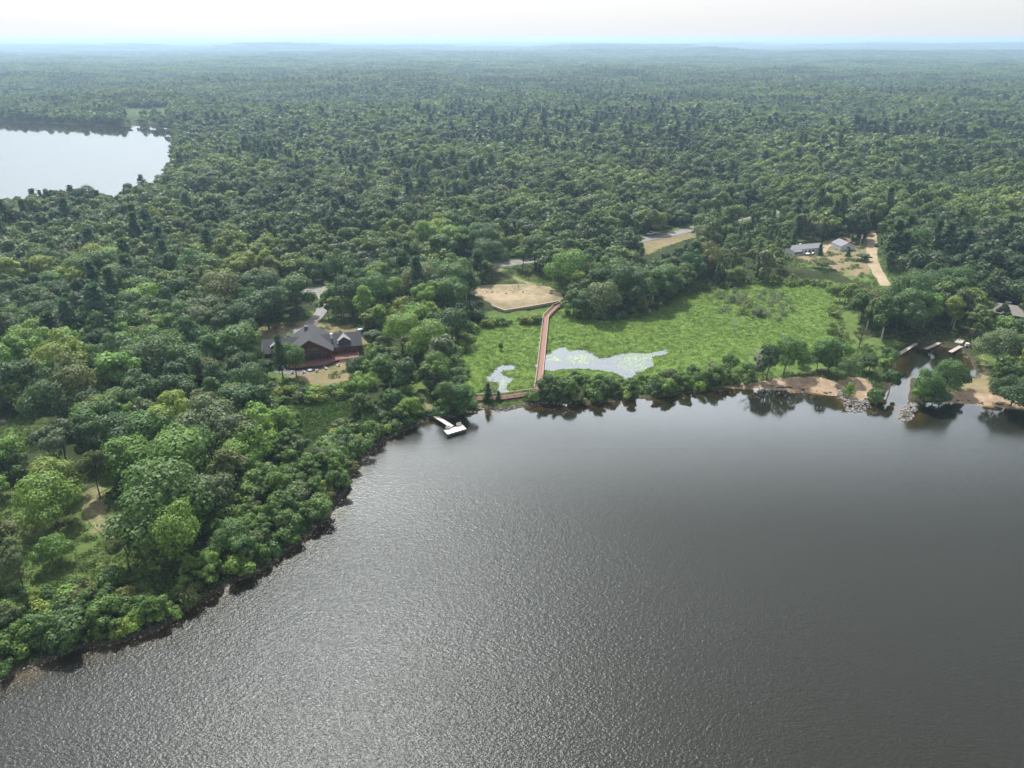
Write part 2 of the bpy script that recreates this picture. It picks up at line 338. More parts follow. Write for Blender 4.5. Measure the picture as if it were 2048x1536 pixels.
# ------------------------------------------------------------------ object helpers
def tag(o, label=None, cat=None, group=None, kind=None):
    if label: o['label'] = label
    if cat: o['category'] = cat
    if group: o['group'] = group
    if kind: o['kind'] = kind
    return o
def link(name, me, parent=None, mats=()):
    o = bpy.data.objects.new(name, me); COL.objects.link(o)
    for m in mats: me.materials.append(m)
    if parent: o.parent = parent
    return o
def empty(name, loc, rz=0, label=None, cat=None, group=None):
    o = bpy.data.objects.new(name, None); COL.objects.link(o); o.location = loc; o.rotation_euler = (0, 0, rz)
    o.empty_display_size = .5
    return tag(o, label, cat, group)
def npmesh(name, V, F, attrs=None, smooth=False):
    me = bpy.data.meshes.new(name); V = np.asarray(V, np.float32); F = np.asarray(F, np.int32); k = F.shape[1]
    me.vertices.add(len(V)); me.vertices.foreach_set('co', V.ravel())
    me.loops.add(F.size); me.loops.foreach_set('vertex_index', F.ravel())
    me.polygons.add(len(F)); me.polygons.foreach_set('loop_start', np.arange(0, F.size, k, dtype=np.int32))
    try: me.polygons.foreach_set('loop_total', np.full(len(F), k, np.int32))
    except Exception: pass
    if attrs:
        for a, v in attrs.items():
            at = me.attributes.new(a, 'FLOAT', 'POINT'); at.data.foreach_set('value', np.asarray(v, np.float32))
    me.update(calc_edges=True); me.validate()
    if smooth: me.shade_smooth()
    return me
class MB:
    def __init__(s): s.v = []; s.f = []; s.T = Matrix.Identity(4)
    def add(s, vs, fs):
        b = len(s.v); s.v += [tuple(s.T @ Vector(v)) for v in vs]; s.f += [[b+i for i in f] for f in fs]; return s
    def box(s, x0, x1, y0, y1, z0, z1):
        return s.add([(x0,y0,z0),(x1,y0,z0),(x1,y1,z0),(x0,y1,z0),(x0,y0,z1),(x1,y0,z1),(x1,y1,z1),(x0,y1,z1)],
            [(0,3,2,1),(4,5,6,7),(0,1,5,4),(1,2,6,5),(2,3,7,6),(3,0,4,7)])
    def prism(s, prof, a, b, axis='x'):
        """extrude a closed profile (u,z) along x or y from a to b"""
        n = len(prof); mk = (lambda t, u, z: (t, u, z)) if axis == 'x' else (lambda t, u, z: (u, t, z))
        vs = [mk(a, u, z) for u, z in prof]+[mk(b, u, z) for u, z in prof]
        return s.add(vs, [tuple(range(n))[::-1], tuple(range(n, 2*n))]+[(i, (i+1) % n, n+(i+1) % n, n+i) for i in range(n)])
    def poly(s, pts, z0, z1):
        n = len(pts); vs = [(x, y, z0) for x, y in pts]+[(x, y, z1) for x, y in pts]
        return s.add(vs, [tuple(range(n))[::-1], tuple(range(n, 2*n))]+[(i, (i+1) % n, n+(i+1) % n, n+i) for i in range(n)])
    def tube(s, pts, rad, n=6):
        pts = [Vector(p) for p in pts]; rad = rad if isinstance(rad, (list, tuple)) else [rad]*len(pts); vs = []; fs = []
        for i, p in enumerate(pts):
            d = (pts[min(i+1, len(pts)-1)]-pts[max(i-1, 0)]).normalized()
            a = d.orthogonal().normalized() if abs(d.z) > .9 else d.cross(Vector((0, 0, 1))).normalized(); b = d.cross(a)
            for k in range(n):
                t = 2*math.pi*k/n; vs.append(tuple(p+(a*math.cos(t)+b*math.sin(t))*rad[i]))
        for i in range(len(pts)-1):
            for k in range(n): fs.append((i*n+k, i*n+(k+1) % n, (i+1)*n+(k+1) % n, (i+1)*n+k))
        fs.append(tuple(range(n))[::-1]); fs.append(tuple(range((len(pts)-1)*n, len(pts)*n)))
        return s.add(vs, fs)
    def beam(s, p, q, w, h):
        p = Vector(p); q = Vector(q); d = (q-p).normalized(); a = d.cross(Vector((0, 0, 1))).normalized()*w/2; b = a.cross(d).normalized()*h/2
        vs = [tuple(o+x+y) for o in (p, q) for x, y in ((a, b), (-a, b), (-a, -b), (a, -b))]
        return s.add(vs, [(0,1,2,3),(7,6,5,4),(0,4,5,1),(1,5,6,2),(2,6,7,3),(3,7,4,0)])
    def build(s, name, mat, parent=None, smooth=False, label=None):
        me = bpy.data.meshes.new(name); me.from_pydata(s.v, [], s.f); bm = bmesh.new(); bm.from_mesh(me)
        bmesh.ops.recalc_face_normals(bm, faces=bm.faces); bm.to_mesh(me); bm.free()
        if smooth: me.shade_smooth()
        o = link(name, me, parent, (mat,))
        if label: o['label'] = label
        return o
def sheet(name, poly, step, zoff, mat, kind='structure', jitter=.6, minwd=None, fixed=None):
    """a draped sheet filling an outline"""
    B = []
    n = len(poly)
    for i in range(n):
        a = np.array(poly[i]); b = np.array(poly[(i+1) % n]); k = max(1, int(np.hypot(*(b-a))/step))
        for j in range(k): B.append(a+(b-a)*j/k)
    B = np.array(B); B += np.stack([fbm(B[:, 0]/3, B[:, 1]/3, 2, 21)-.5, fbm(B[:, 0]/3, B[:, 1]/3, 2, 31)-.5], 1)*2*jitter*2
    x0, y0 = B.min(0); x1, y1 = B.max(0)
    gx, gy = np.meshgrid(np.arange(x0, x1, step), np.arange(y0, y1, step)); gx = gx.ravel()+rng.uniform(-.2, .2, gx.size)*step; gy = gy.ravel()+rng.uniform(-.2, .2, gy.size)*step
    ok = sdf(B, gx, gy) > step*.45; P = np.vstack([B, np.stack([gx[ok], gy[ok]], 1)])
    nb = len(B)
    r = geometry.delaunay_2d_cdt([Vector(p) for p in P], [], [list(range(nb))], 1, 1e-5)
    V = np.array([tuple(v) for v in r[0]]); F = np.array([f for f in r[2] if len(f) == 3])
    wd = wdist(V[:, 0], V[:, 1])
    z = Hgt(V[:, 0], V[:, 1], wd)+zoff if fixed is None else np.full(len(V), fixed)
    if minwd is not None:
        F = F[(wd[F].max(1) > minwd)]
    o = link(name, npmesh(name, np.column_stack([V, z]), F, {'wd': wd}), None, (mat,))
    if kind: o['kind'] = kind
    return o
def resample(pl, step):
    out = [np.array(pl[0], float)]
    # catmull-rom smoothing
    P = [np.array(p, float) for p in pl]; P = [2*P[0]-P[1]]+P+[2*P[-1]-P[-2]]
    for i in range(1, len(P)-2):
        L = np.hypot(*(P[i+1]-P[i])); k = max(1, int(L/step))
        for j in range(1, k+1):
            t = j/k
            out.append(.5*((2*P[i])+(-P[i-1]+P[i+1])*t+(2*P[i-1]-5*P[i]+4*P[i+1]-P[i+2])*t*t+(-P[i-1]+3*P[i]-3*P[i+1]+P[i+2])*t**3))
    return np.array(out)
def ribbon(name, pl, width, zoff, mat, rag=.25, seed=0):
    C = resample(pl, 1.5); T = np.gradient(C, axis=0); T /= np.linalg.norm(T, axis=1)[:, None]; Nn = np.stack([-T[:, 1], T[:, 0]], 1)
    K = 5; V = []; s = np.arange(len(C))*1.5
    for k in range(K):
        u = (k/(K-1)-.5)*width*np.ones(len(C))
        if k in (0, K-1): u = u*(1+rag*(vnoise(s/4, s*0+k+seed, 5)-.5)*2)
        V.append(C+Nn*u[:, None])
    V = np.stack(V, 1).reshape(-1, 2); z = Hgt(V[:, 0], V[:, 1])+zoff
    F = [(i*K+k, i*K+k+1, (i+1)*K+k+1, (i+1)*K+k) for i in range(len(C)-1) for k in range(K-1)]
    o = link(name, npmesh(name, np.column_stack([V, z]), F), None, (mat,)); o['kind'] = 'structure'
    return o
# ================================================================== THE SETTING
# ground: one sheet, dense near, coarse far
deps = np.concatenate([np.arange(74, 56, -1.0), np.arange(56, 2.2, -.075), np.arange(2.2, .25, -.03), [.22, .18, .14, .1]])
Dr = CAM_H/np.tan(np.radians(deps)); th = np.radians(np.arange(-52, 52.01, .13))
gx = (Dr[:, None]*np.sin(th)[None, :]).ravel(); gy = (Dr[:, None]*np.cos(th)[None, :]).ravel()
wd = wdist(gx, gy); gz = Hgt(gx, gy, wd)
nr, nc = len(Dr), len(th)
ii = (np.arange(nr-1)[:, None]*nc+np.arange(nc-1)[None, :]).ravel()
lawn = np.full(gx.shape, -30.)
for q in LAWNS: lawn = np.maximum(lawn, sdf(q, gx, gy))
lawn = np.maximum(lawn, 9-pdist(ROAD, gx, gy)); lawn = np.maximum(lawn, np.minimum(sdf(FMARSH, gx, gy)*.1, -.05))
lawn = np.maximum(lawn, np.minimum(sdf(MARSH, gx, gy)+6, 5))
dry = np.full(gx.shape, -30.)
for q in DRY: dry = np.maximum(dry, sdf(q, gx, gy))
gm = npmesh('ground', np.column_stack([gx, gy, gz]), np.stack([ii, ii+nc, ii+nc+1, ii+1], 1),
    {'wd': np.clip(wd, -30, 30), 'lawn': np.clip(lawn, -30, 30), 'dry': np.clip(dry, -30, 30), 'wet': np.clip(sdf(WET, gx, gy), -30, 30)}, True)
tag(link('ground', gm, None, (M_GROUND,)), kind='structure')
def flat(name, poly, z, mat):
    me = bpy.data.meshes.new(name); me.from_pydata([(x, y, z) for x, y in poly], [], [list(range(len(poly)))]); me.update()
    if me.polygons[0].normal.z < 0: me.flip_normals()
    return tag(link(name, me, None, (mat,)), kind='structure')
flat('lake', [(-420, -150), (750, -150), (750, 275), (62, 275), (62, 207), (42, 203), (28, 197), (-420, 197)], 0, M_LAKE)
flat('pond', [(-40, 193), (27, 198), (41, 204), (61, 208), (61, 270), (-40, 270)], .03, M_PONDW)
flat('far_lake', [(-1400, 430), (-150, 430), (-150, 1300), (-1400, 1300)], 0, M_FARW)
flat('far_pond', [(-6000, 4200), (9000, 3000), (9000, 7500), (-6000, 7500)], -.3, M_FARW)
sheet('marsh', MARSH, 1.6, .06, M_MARSH, minwd=-.15, jitter=.8)
sheet('sand_lot', LOT, 1.5, .12, M_LOT, jitter=.5)
BEACH = [G(p) for p in (
 [(1440,775),(1480,768),(1530,763),(1580,757),(1640,762),(1672,770),(1690,762),(1735,765),(1752,785),(1748,800),(1735,808),(1712,815),(1690,806),(1672,793),(1648,791),(1600,784),(1530,779),(1470,779)],
 [(1878,792),(1905,788),(1950,790),(1990,796),(2048,804),(2130,812),(2130,828),(2048,820),(2009,817),(1980,815),(1941,809),(1908,806),(1882,805)])]
for b in BEACH: sheet('beach', b, 1.2, .07, M_SAND, jitter=.5)
ribbon('road', ROAD, 7.4, .16, M_ROAD, .06)
ribbon('driveway', DRIVE, 4.6, .22, M_ROAD, .1)
sheet('parking_area', G([(552,683),(600,664),(622,668),(612,690),(560,696)]), 1.5, .14, M_ROAD, jitter=.3)
TRACKS = [G([(992,544),(1020,560),(1050,574),(1070,580)]), G([(212,992),(190,1008),(184,1035),(200,1060),(222,1082)]),
          G([(746,680),(775,712),(812,755),(846,800),(862,824)])]
ribbon('dirt_track', TRACKS[0], 2.6, .13, M_TRACK, .3)
ribbon('dirt_track', TRACKS[1], 3.0, .13, M_TRACK, .4, 3)
ribbon('footpath', G([(838,795),(852,812),(864,826)]), 2.2, .13, M_TRACK, .4, 3)
SROAD = [G([(1740,470),(1743,500),(1741,522),(1746,545),(1757,564),(1770,582)]), G([(1700,482),(1668,484),(1648,498),(1636,513)])]
ribbon('sandy_road', SROAD[0], 5.0, .14, M_DIRT, .15); ribbon('sandy_drive', SROAD[1], 5.5, .14, M_DIRT, .2)
ribbon('access_road', G([(1925,684),(1950,668),(1956,648),(1940,638),(1915,625)]), 3.6, .14, M_TRACK, .15)
ribbon('boat_ramp', G([(954,800),(958,808),(961,819)]), 2.6, .10, M_SAND, .2)
# sky haze that fills the air between the camera and the horizon
hz = MB().box(-60000, 60000, -400, 60000, -6, 110)
m, n, l = nm('haze_air'); o = N(n, 'ShaderNodeOutputMaterial'); v = N(n, 'ShaderNodeVolumePrincipled')
v.inputs['Color'].default_value = (.53, .75, .97, 1); v.inputs['Density'].default_value = 1.55e-4; v.inputs['Anisotropy'].default_value = .35
l.new(v.outputs[0], o.inputs['Volume'])
tag(hz.build('haze', m), kind='stuff')
# ================================================================== BUILDINGS
EXCL = []      # (x, y, radius) kept free of scattered trees
def lodge():
    gx, gy = unp(625, 733); rot = R_(14)
    z0 = H1(gx, gy)
    r = empty('log_lodge', (gx, gy, z0-.1), rot, 'big dark red log lodge with slate grey roofs and a tall middle gable', 'lodge')
    Y = 7.9     # wing ridge line, front gable wall is y = 0
    wall = MB(); hw = 6.3
    wall.prism([(-hw, 0), (hw, 0), (hw, 4.9), (0, 8.75), (-hw, 4.9)], 0, 13.6, 'y')
    wall.prism([(Y-4.4, 0), (Y+4.4, 0), (Y+4.4, 4.0), (Y, 6.75), (Y-4.4, 4.0)], -15.4, -hw+.02, 'x')
    wall.prism([(Y-4.4, 0), (Y+4.4, 0), (Y+4.4, 4.0), (Y, 6.75), (Y-4.4, 4.0)], hw-.02, 16.6, 'x')
    wall.build('wall', M_LOG, r)
    # corner log ends
    for x, y in ((-hw, 0), (hw, 0), (16.6, Y-4.4), (-15.4, Y-4.4), (16.6, Y+4.4)):
        MB().box(x-.32, x+.32, y-.2, y+.2, .1, 4.0).build('corner_logs', M_LOG, r)
    def roof(nmz, ridge, halfw, drop, a, b, axis, cx=0.):
        t = .28
        prof = [(cx-halfw, ridge-drop), (cx, ridge), (cx+halfw, ridge-drop), (cx+halfw, ridge-drop+t), (cx, ridge+t), (cx-halfw, ridge-drop+t)]
        return MB().prism(prof, a, b, axis).build('roof', M_SHING, r)
    rf = roof('roof', 6.78, 5.2, 3.25, 3.0, 17.3, 'x', Y)
    roof('roof', 6.78, 5.2, 3.25, -16.1, -3.0, 'x', Y)
    roof('roof', 8.85, 7.6, 4.65, -1.4, 14.4, 'y')
    # fascia on the front gable
    f = MB()
    for s in (-1, 1): f.beam((s*7.62, -1.45, 4.35), (0, -1.45, 9.0), .1, .32)
    f.build('fascia', M_SHINGG, r)
    # dormer on the right wing
    d = MB().prism([(9.6, 4.2), (13.0, 4.2), (13.0, 5.6), (11.3, 6.7), (9.6, 5.6)], Y-3.6, Y-.3, 'y').build('dormer', M_LOG, r)
    MB().prism([(9.1, 5.38), (11.3, 6.82), (13.5, 5.38), (13.5, 5.56), (11.3, 7.02), (9.1, 5.56)], Y-4.1, Y-.1, 'y').build('dormer_roof', M_SHINGG, d)
    w = MB().box(10.4, 12.2, Y-3.66, Y-3.58, 4.6, 5.6).build('window', M_GLASS, d)
    d2 = MB().prism([(-12.6, 4.2), (-9.2, 4.2), (-9.2, 5.6), (-10.9, 6.7), (-12.6, 5.6)], Y-3.6, Y-.3, 'y').build('dormer', M_LOG, r)
    MB().prism([(-13.1, 5.38), (-10.9, 6.82), (-8.7, 5.38), (-8.7, 5.56), (-10.9, 7.02), (-13.1, 5.56)], Y-4.1, Y-.1, 'y').build('dormer_roof', M_SHINGG, d2)
    # vents and flue
    MB().tube([(7.2, Y-1.6, 5.4), (7.2, Y-1.6, 7.5)], .32, 8).tube([(7.2, Y-1.6, 7.5), (7.2, Y-1.6, 7.7)], .5, 8).build('flue', M_WHITE, r)
    MB().box(9.0, 9.3, Y-3.9, Y-3.6, 4.3, 5.1).build('vent', M_WHITE, r)
    MB().box(-1.6, -.4, 9.5, 10.6, 8.0, 9.9).build('chimney', M_STONE, r)
    # windows and doors of the gable front
    def win(x0, x1, z0, z1, y, n=1):
        for k in range(n):
            a = x0+(x1-x0)*k/n+.06; b = x0+(x1-x0)*(k+1)/n-.06
            fr = MB().box(a-.1, b+.1, y-.09, y+.02, z0-.1, z1+.1).build('window', M_RAIL, r)
            MB().box(a, b, y-.12, y-.07, z0, z1).build('pane', M_GLASS, fr)
    win(-3.4, -1.2, 2.0, 3.9, 0); win(1.2, 3.4, 2.0, 3.9, 0); win(-2.4, 2.4, 4.5, 5.9, 0, 3); win(-5.6, -4.2, 2.0, 3.6, 0); win(4.2, 5.6, 2.0, 3.6, 0)
    dr = MB().box(-.9, .9, -.1, .02, 1.15, 3.6).build('door', M_RAIL, r); MB().box(-.75, .75, -.13, -.08, 1.6, 3.4).build('pane', M_GLASS, dr)
    for x in (8, 11, 14): win(x, x+1.6, 1.9, 3.3, Y-4.4)
    for x in (-14, -11.2, -8.6): win(x, x+1.5, 1.9, 3.3, Y-4.4)
    # deck
    DK = [(-8.5, -.02), (-8.5, -3.6), (-4.4, -5.0), (4.4, -5.0), (8.6, -1.8), (15.6, -1.6), (15.6, 3.46), (6.35, 3.46), (6.35, -.02)]
    MB().poly(DK, .95, 1.15).build('deck', M_DECK, r)
    rail = MB(); path = DK[0:1]+DK[1:7]
    for a, b in zip(path[:-1], path[1:]):
        rail.beam((*a, 2.1), (*b, 2.1), .16, .1); rail.beam((*a, 1.35), (*b, 1.35), .08, .08)
        L = math.dist(a, b); k = max(1, int(L/.5))
        for j in range(k+1):
            x = a[0]+(b[0]-a[0])*j/k; y = a[1]+(b[1]-a[1])*j/k; w_ = .07 if j in (0, k) else .03
            rail.box(x-w_, x+w_, y-w_, y+w_, 1.15, 2.1)
    rail.build('railing', M_RAIL, r)
    for x, y in ((-8.2, -3.4), (-4.3, -4.7), (0, -4.8), (4.3, -4.7), (8.4, -1.7), (12, -1.5), (15.3, -1.4)):
        MB().box(x-.12, x+.12, y-.12, y+.12, -.1, .95).build('post', M_RAIL, r)
    st = MB()
    for k in range(5): st.box(9.2, 11.2, -2.0-k*.3-.3, -2.0-k*.3, .0, .9-k*.2)
    st.build('stairs', M_DECK, r)
    P = [(-12, -5.2), (-7, -8.2), (2, -8.8), (9, -6.0), (14.5, -3.6), (14.5, -1.0), (-12, -1.0)]
    pa = MB().poly(P, .05, .26).build('patio', M_STONE, r)
    Mx = Matrix.Translation((gx, gy, z0-.1)) @ Matrix.Rotation(rot, 4, 'Z')
    for x, y in ((0, 5), (-10, 8), (11, 8), (0, -6), (8, -4), (-8, -5)):
        p = Mx @ Vector((x, y, 0)); EXCL.append((p.x, p.y, 7.5))
    return Mx
LM = lodge()
def patio_chair(x, y, rz, lab):
    p = LM @ Vector((x, y, .26)); r = empty('patio_chair', p, rz, lab, 'chair', 'white chairs on the lodge patio')
    MB().box(-.32, .32, -.3, .3, .36, .44).build('seat', M_WHITE, r)
    b = MB(); b.T = Matrix.Translation((0, .3, .42)) @ Matrix.Rotation(R_(-18), 4, 'X'); b.box(-.32, .32, 0, .07, 0, .68); b.build('backrest', M_WHITE, r)
    for s in (-1, 1):
        for t in (-1, 1): MB().box(s*.29-.035, s*.29+.035, t*.25-.035, t*.25+.035, 0, .36).build('leg', M_WHITE, r)
        MB().box(s*.37-.06, s*.37+.06, -.36, .3, .58, .62).build('armrest', M_WHITE, r)
for i, (x, y, a, t) in enumerate([(-6.2, -6.9, 3.6, 'white patio chair at the left end below the lodge deck'), (-2.5, -7.6, 2.8, 'white patio chair left of the fire table below the lodge gable'),
        (1.6, -7.8, 3.4, 'white patio chair right of the fire table below the lodge gable'), (4.6, -6.6, 2.6, 'white patio chair by the bend of the lodge patio'), (8.6, -5.2, 3.9, 'white patio chair furthest right below the lodge deck')]):
    patio_chair(x, y, a, t)
p = LM @ Vector((-.5, -6.7, .26)); r = empty('fire_table', p, .3, 'round pale fire table on the stone patio under the lodge gable', 'table')
MB().tube([(0, 0, .42), (0, 0, .5)], .75, 14).build('table_top', M_WHITE, r); MB().tube([(0, 0, 0), (0, 0, .42)], [.5, .4], 12).build('base', M_STONE, r)
# pickup / cars
def car(name, loc, rz, mat, label, cat, pickup=True):
    r = empty(name, loc, rz, label, cat); b = MB()
    if pickup:
        b.prism([(-2.8, .45), (2.75, .45), (2.8, .95), (1.55, 1.12), (-2.8, 1.12)], -.95, .95, 'y_') if False else None
        v = [(-2.8,.45),(2.75,.45),(2.82,.95),(1.6,1.15),(-.55,1.15),(-.6,.75),(-2.72,.75),(-2.75,1.15),(-2.82,1.15)]
    else:
        v = [(-2.2,.4),(2.2,.4),(2.3,.8),(1.1,.98),(-2.1,1.02)]
    def side(prof, y0, y1, mt, nmn, par):
        n_ = len(prof); bb = MB(); bb.add([(x, y0, z) for x, z in prof]+[(x, y1, z) for x, z in prof], [tuple(range(n_)), tuple(range(n_, 2*n_))[::-1]]+[(i, (i+1) % n_, n_+(i+1) % n_, n_+i) for i in range(n_)])
        return bb.build(nmn, mt, par)
    side(v, -.95, .95, mat, 'body', r)
    if pickup:
        for s in (-1, 1): MB().box(-2.75, -.6, s*.95-.06 if s > 0 else -.95, .95 if s > 0 else -.89, .75, 1.16).build('bed_side', mat, r)
        cab = [(1.35,1.13),(.75,1.78),(-.35,1.82),(-.6,1.13)]
    else: cab = [(1.15,.97),(.45,1.5),(-1.3,1.52),(-2.05,1.0)]
    c = side([(x*1.0, z) for x, z in cab], -.84, .84, M_GLASS, 'cab_glass', r)
    top = [(cab[1][0]-.02, cab[1][1]-.05), (cab[1][0]-.1, cab[1][1]+.05), (cab[2][0]+.05, cab[2][1]+.05), (cab[2][0]-.03, cab[2][1]-.05)]
    side(top, -.86, .86, mat, 'cab_roof', r)
    for x in ((1.8, -1.75) if pickup else (1.4, -1.4)):
        for s in (-1, 1):
            wv = MB().tube([(x, s*.98, .38), (x, s*.74, .38)], .38, 14).build('wheel', M_RUBBER, r)
            MB().tube([(x, s*1.0, .38), (x, s*.97, .38)], .2, 10).build('rim', M_METAL, wv)
    for s in (-1, 1): MB().box((2.76 if pickup else 2.2), (2.86 if pickup else 2.32), s*.7-.18, s*.7+.18, .7, .88).build('headlight', M_GLASS, r)
    return r
x, y = unp(1301, 478); car('pickup_truck', (x, y, H1(x, y)+.16), math.atan2(ROAD[9][1]-ROAD[8][1], ROAD[9][0]-ROAD[8][0])+math.pi, M_WHITE, 'white pickup truck driving on the road at the forest edge', 'pickup truck')
p = LM @ Vector((-11.5, 15.2, 0)); car('parked_car', (p.x, p.y, H1(p.x, p.y)+.16), R_(16), M_WHITE, 'white car parked behind the left wing of the log lodge', 'car', False)
x, y = unp(722, 671); r = empty('wading_pool', (x, y, H1(x, y)+.05), 0, 'small round blue pool on the lawn right of the lodge', 'pool')
MB().tube([(0, 0, 0), (0, 0, .5)], [1.15, 1.25], 20).build('wall', M_BLUE, r); MB().tube([(0, 0, .5), (0, 0, .53)], 1.05, 20).build('water_surface', M_SIDE, r)
# boardwalk
def rails(bm, pts, z, off, closed=False, post=2.0, cap=True):
    P = [np.array(p) for p in pts]
    out = []
    for i, p in enumerate(P):
        d = (P[min(i+1, len(P)-1)]-P[max(i-1, 0)]); d = d/np.linalg.norm(d); out.append(p+np.array([-d[1], d[0]])*off)
    for a, b in zip(out[:-1], out[1:]):
        bm.beam((*a, z+1.02), (*b, z+1.02), .14, .06)
        bm.beam((*a, z+.55), (*b, z+.55), .05, .12); bm.beam((*a, z+.2), (*b, z+.2), .05, .12)
        L = np.linalg.norm(b-a); k = max(1, int(L/post))
        for j in range(k+1):
            q = a+(b-a)*j/k; bm.box(q[0]-.05, q[0]+.05, q[1]-.05, q[1]+.05, z-.2, z+1.0)
    return out
BW = [unp(a, b, .9) for a, b in ((1126,608),(1112,614),(1092,634),(1086,690),(1081,738),(1078,764),(1075,780))]
BW2 = [unp(a, b, .9) for a, b in ((953,797),(1000,795.5),(1040,790),(1077,784))]
def walkway(name, pts, width, label, posts=True, n_post=100):
    r = empty(name, (pts[0][0], pts[0][1], 0), 0, label, 'boardwalk'); inv = Matrix.Translation((-pts[0][0], -pts[0][1], 0))
    d = MB(); d.T = inv
    V = [np.array(p) for p in pts]; Lf = []; Rt = []
    for i, p in enumerate(V):
        t = V[min(i+1, len(V)-1)]-V[max(i-1, 0)]; t = t/np.linalg.norm(t); nn = np.array([-t[1], t[0]])*width/2; Lf.append(p+nn); Rt.append(p-nn)
    for i in range(len(V)-1):
        d.poly([tuple(Lf[i]), tuple(Rt[i]), tuple(Rt[i+1]), tuple(Lf[i+1])], .8, .9)
    d.build('deck', M_DECK, r)
    for s in (-1, 1):
        b = MB(); b.T = inv; o2 = rails(b, pts, .9, s*(width/2-.08)); rr = b.build('railing', M_RAIL, r)
        c = MB(); c.T = inv
        for a, e in zip(o2[:-1], o2[1:]): c.beam((*a, 1.97), (*e, 1.97), .17, .045)
        c.build('rail_cap', M_CAP, rr)
    k = 0
    for a, b in zip(V[:-1], V[1:]):
        L = np.linalg.norm(b-a); nseg = max(1, int(L/2.6)); t = (b-a)/L; nn = np.array([-t[1], t[0]])*(width/2-.15)
        for j in range(nseg):
            q = a+(b-a)*j/nseg
            for s in (-1, 1):
                if k >= 98: break
                x, y = q+nn*s; pb = MB(); pb.T = inv; pb.box(x-.07, x+.07, y-.07, y+.07, -.8, .8); pb.build('post', M_RAIL, r); k += 1
    return r
walkway('boardwalk', BW, 2.3, 'long red boardwalk with railings crossing the green marsh, bent at its far end')
walkway('shore_walkway', BW2, 2.2, 'short red railed walkway along the rocky shore below the small pond')
st = empty('stairs', (*unp(958, 799), .1), 0, 'red wooden steps from the shore walkway down to the lake', 'stairs')
sx, sy = unp(958, 799)
sb = MB()
for k in range(5): sb.box(-1.0, 1.0, -.4-k*.38, -k*.38, .62-k*.14, .72-k*.14)
sb.build('treads', M_DECK, st)
for s in (-1, 1): MB().beam((s*1.02, 0, .68), (s*1.02, -1.95, .0), .06, .2).build('stringer', M_RAIL, st)
# retaining wall of the sand lot
W = [unp(a, b) for a, b in ((986,622),(1009,627),(1062,620),(1100,614),(1117,611))]
rw = MB()
WZ = [H1(*p_) for p_ in W]
for a, b, za_, zb_ in zip(W[:-1], W[1:], WZ[:-1], WZ[1:]): rw.beam((*a, za_+.2), (*b, zb_+.2), .35, 1.6)
o = rw.build('retaining_wall', M_TIMBER); tag(o, 'low pale timber retaining wall along the front edge of the sand lot', 'wall')
cp_ = MB()
for a, b, za_, zb_ in zip(W[:-1], W[1:], WZ[:-1], WZ[1:]): cp_.beam((*a, za_+1.04), (*b, zb_+1.04), .5, .08)
print('wall ground', WZ, [H1(*p_) for p_ in BW])
cp_.build('coping', M_CAP, o)
# T-shaped dock
def dock(name, a, b, width, z, mat, label, legs=True):
    r = empty(name, (a[0], a[1], 0), math.atan2(b[1]-a[1], b[0]-a[0]), label, 'dock'); L = math.dist(a, b)
    d = MB(); k = max(1, int(L/3.0))
    for i in range(k): d.box(i*L/k+.03, (i+1)*L/k-.03, -width/2, width/2, z-.07, z)
    d.build('deck', mat, r)
    f = MB()
    for s in (-1, 1): f.box(0, L, s*width/2-.05, s*width/2+.05, z-.2, z-.07)
    f.build('frame', M_METAL, r)
    if legs:
        for i in range(k+1):
            for s in (-1, 1): MB().tube([(i*L/k, s*(width/2+.03), -1.6), (i*L/k, s*(width/2+.03), z+.25)], .045, 6).build('leg', M_METAL, r)
    return r, L
ZD = .95
A, B = unp(861, 826, ZD), unp(904, 853, ZD)
r, L = dock('lake_dock', A, B, 1.35, ZD, M_DOCK, 'white T-shaped dock with two benches standing in the open lake')
c = [np.array(unp(a, b, ZD)) for a, b in ((887.5,860.5),(925,849.5),(932.5,857),(895,869))]
c[2] = c[1]+(c[3]-c[0]); ra = math.atan2(B[1]-A[1], B[0]-A[0]); inv = (Matrix.Translation((A[0], A[1], 0)) @ Matrix.Rotation(ra, 4, 'Z')).inverted()
pm = MB(); pm.T = inv; pm.poly([tuple(q) for q in c[::-1]], ZD-.07, ZD+.01); pm.build('platform', M_DOCK, r)
fm = MB(); fm.T = inv
for i in range(4): fm.beam((*c[i], ZD-.2), (*c[(i+1) % 4], ZD-.2), .08, .24)
fm.build('platform_frame', M_METAL, r)
for i in range(4):
    for j in range(5 if i in (0, 2) else 1):
        q = c[i]+(c[(i+1) % 4]-c[i])*j/5; lm = MB(); lm.T = inv; lm.tube([(q[0], q[1], -1.9), (q[0], q[1], ZD+.35)], .05, 6); lm.build('leg', M_METAL, r)
ux = (c[1]-c[0])/np.linalg.norm(c[1]-c[0]); pa = math.atan2(ux[1], ux[0])
for (bx, by), lb in (((896.5, 858.0), 'left of the two white benches on the T-shaped dock'), ((918, 851.6), 'right of the two white benches on the T-shaped dock')):
    q = unp(bx, by, ZD); b = empty('bench', (q[0], q[1], ZD+.01), pa, lb, 'bench', 'benches on the T-shaped dock')
    MB().box(-.75, .75, -.25, .2, .4, .47).build('seat', M_DOCK, b)
    MB().box(-.75, .75, .2, .27, .5, .95).build('backrest', M_DOCK, b)
    for s in (-1, 1): MB().box(s*.65-.05, s*.65+.05, -.2, .25, 0, .4).build('leg', M_METAL, b)
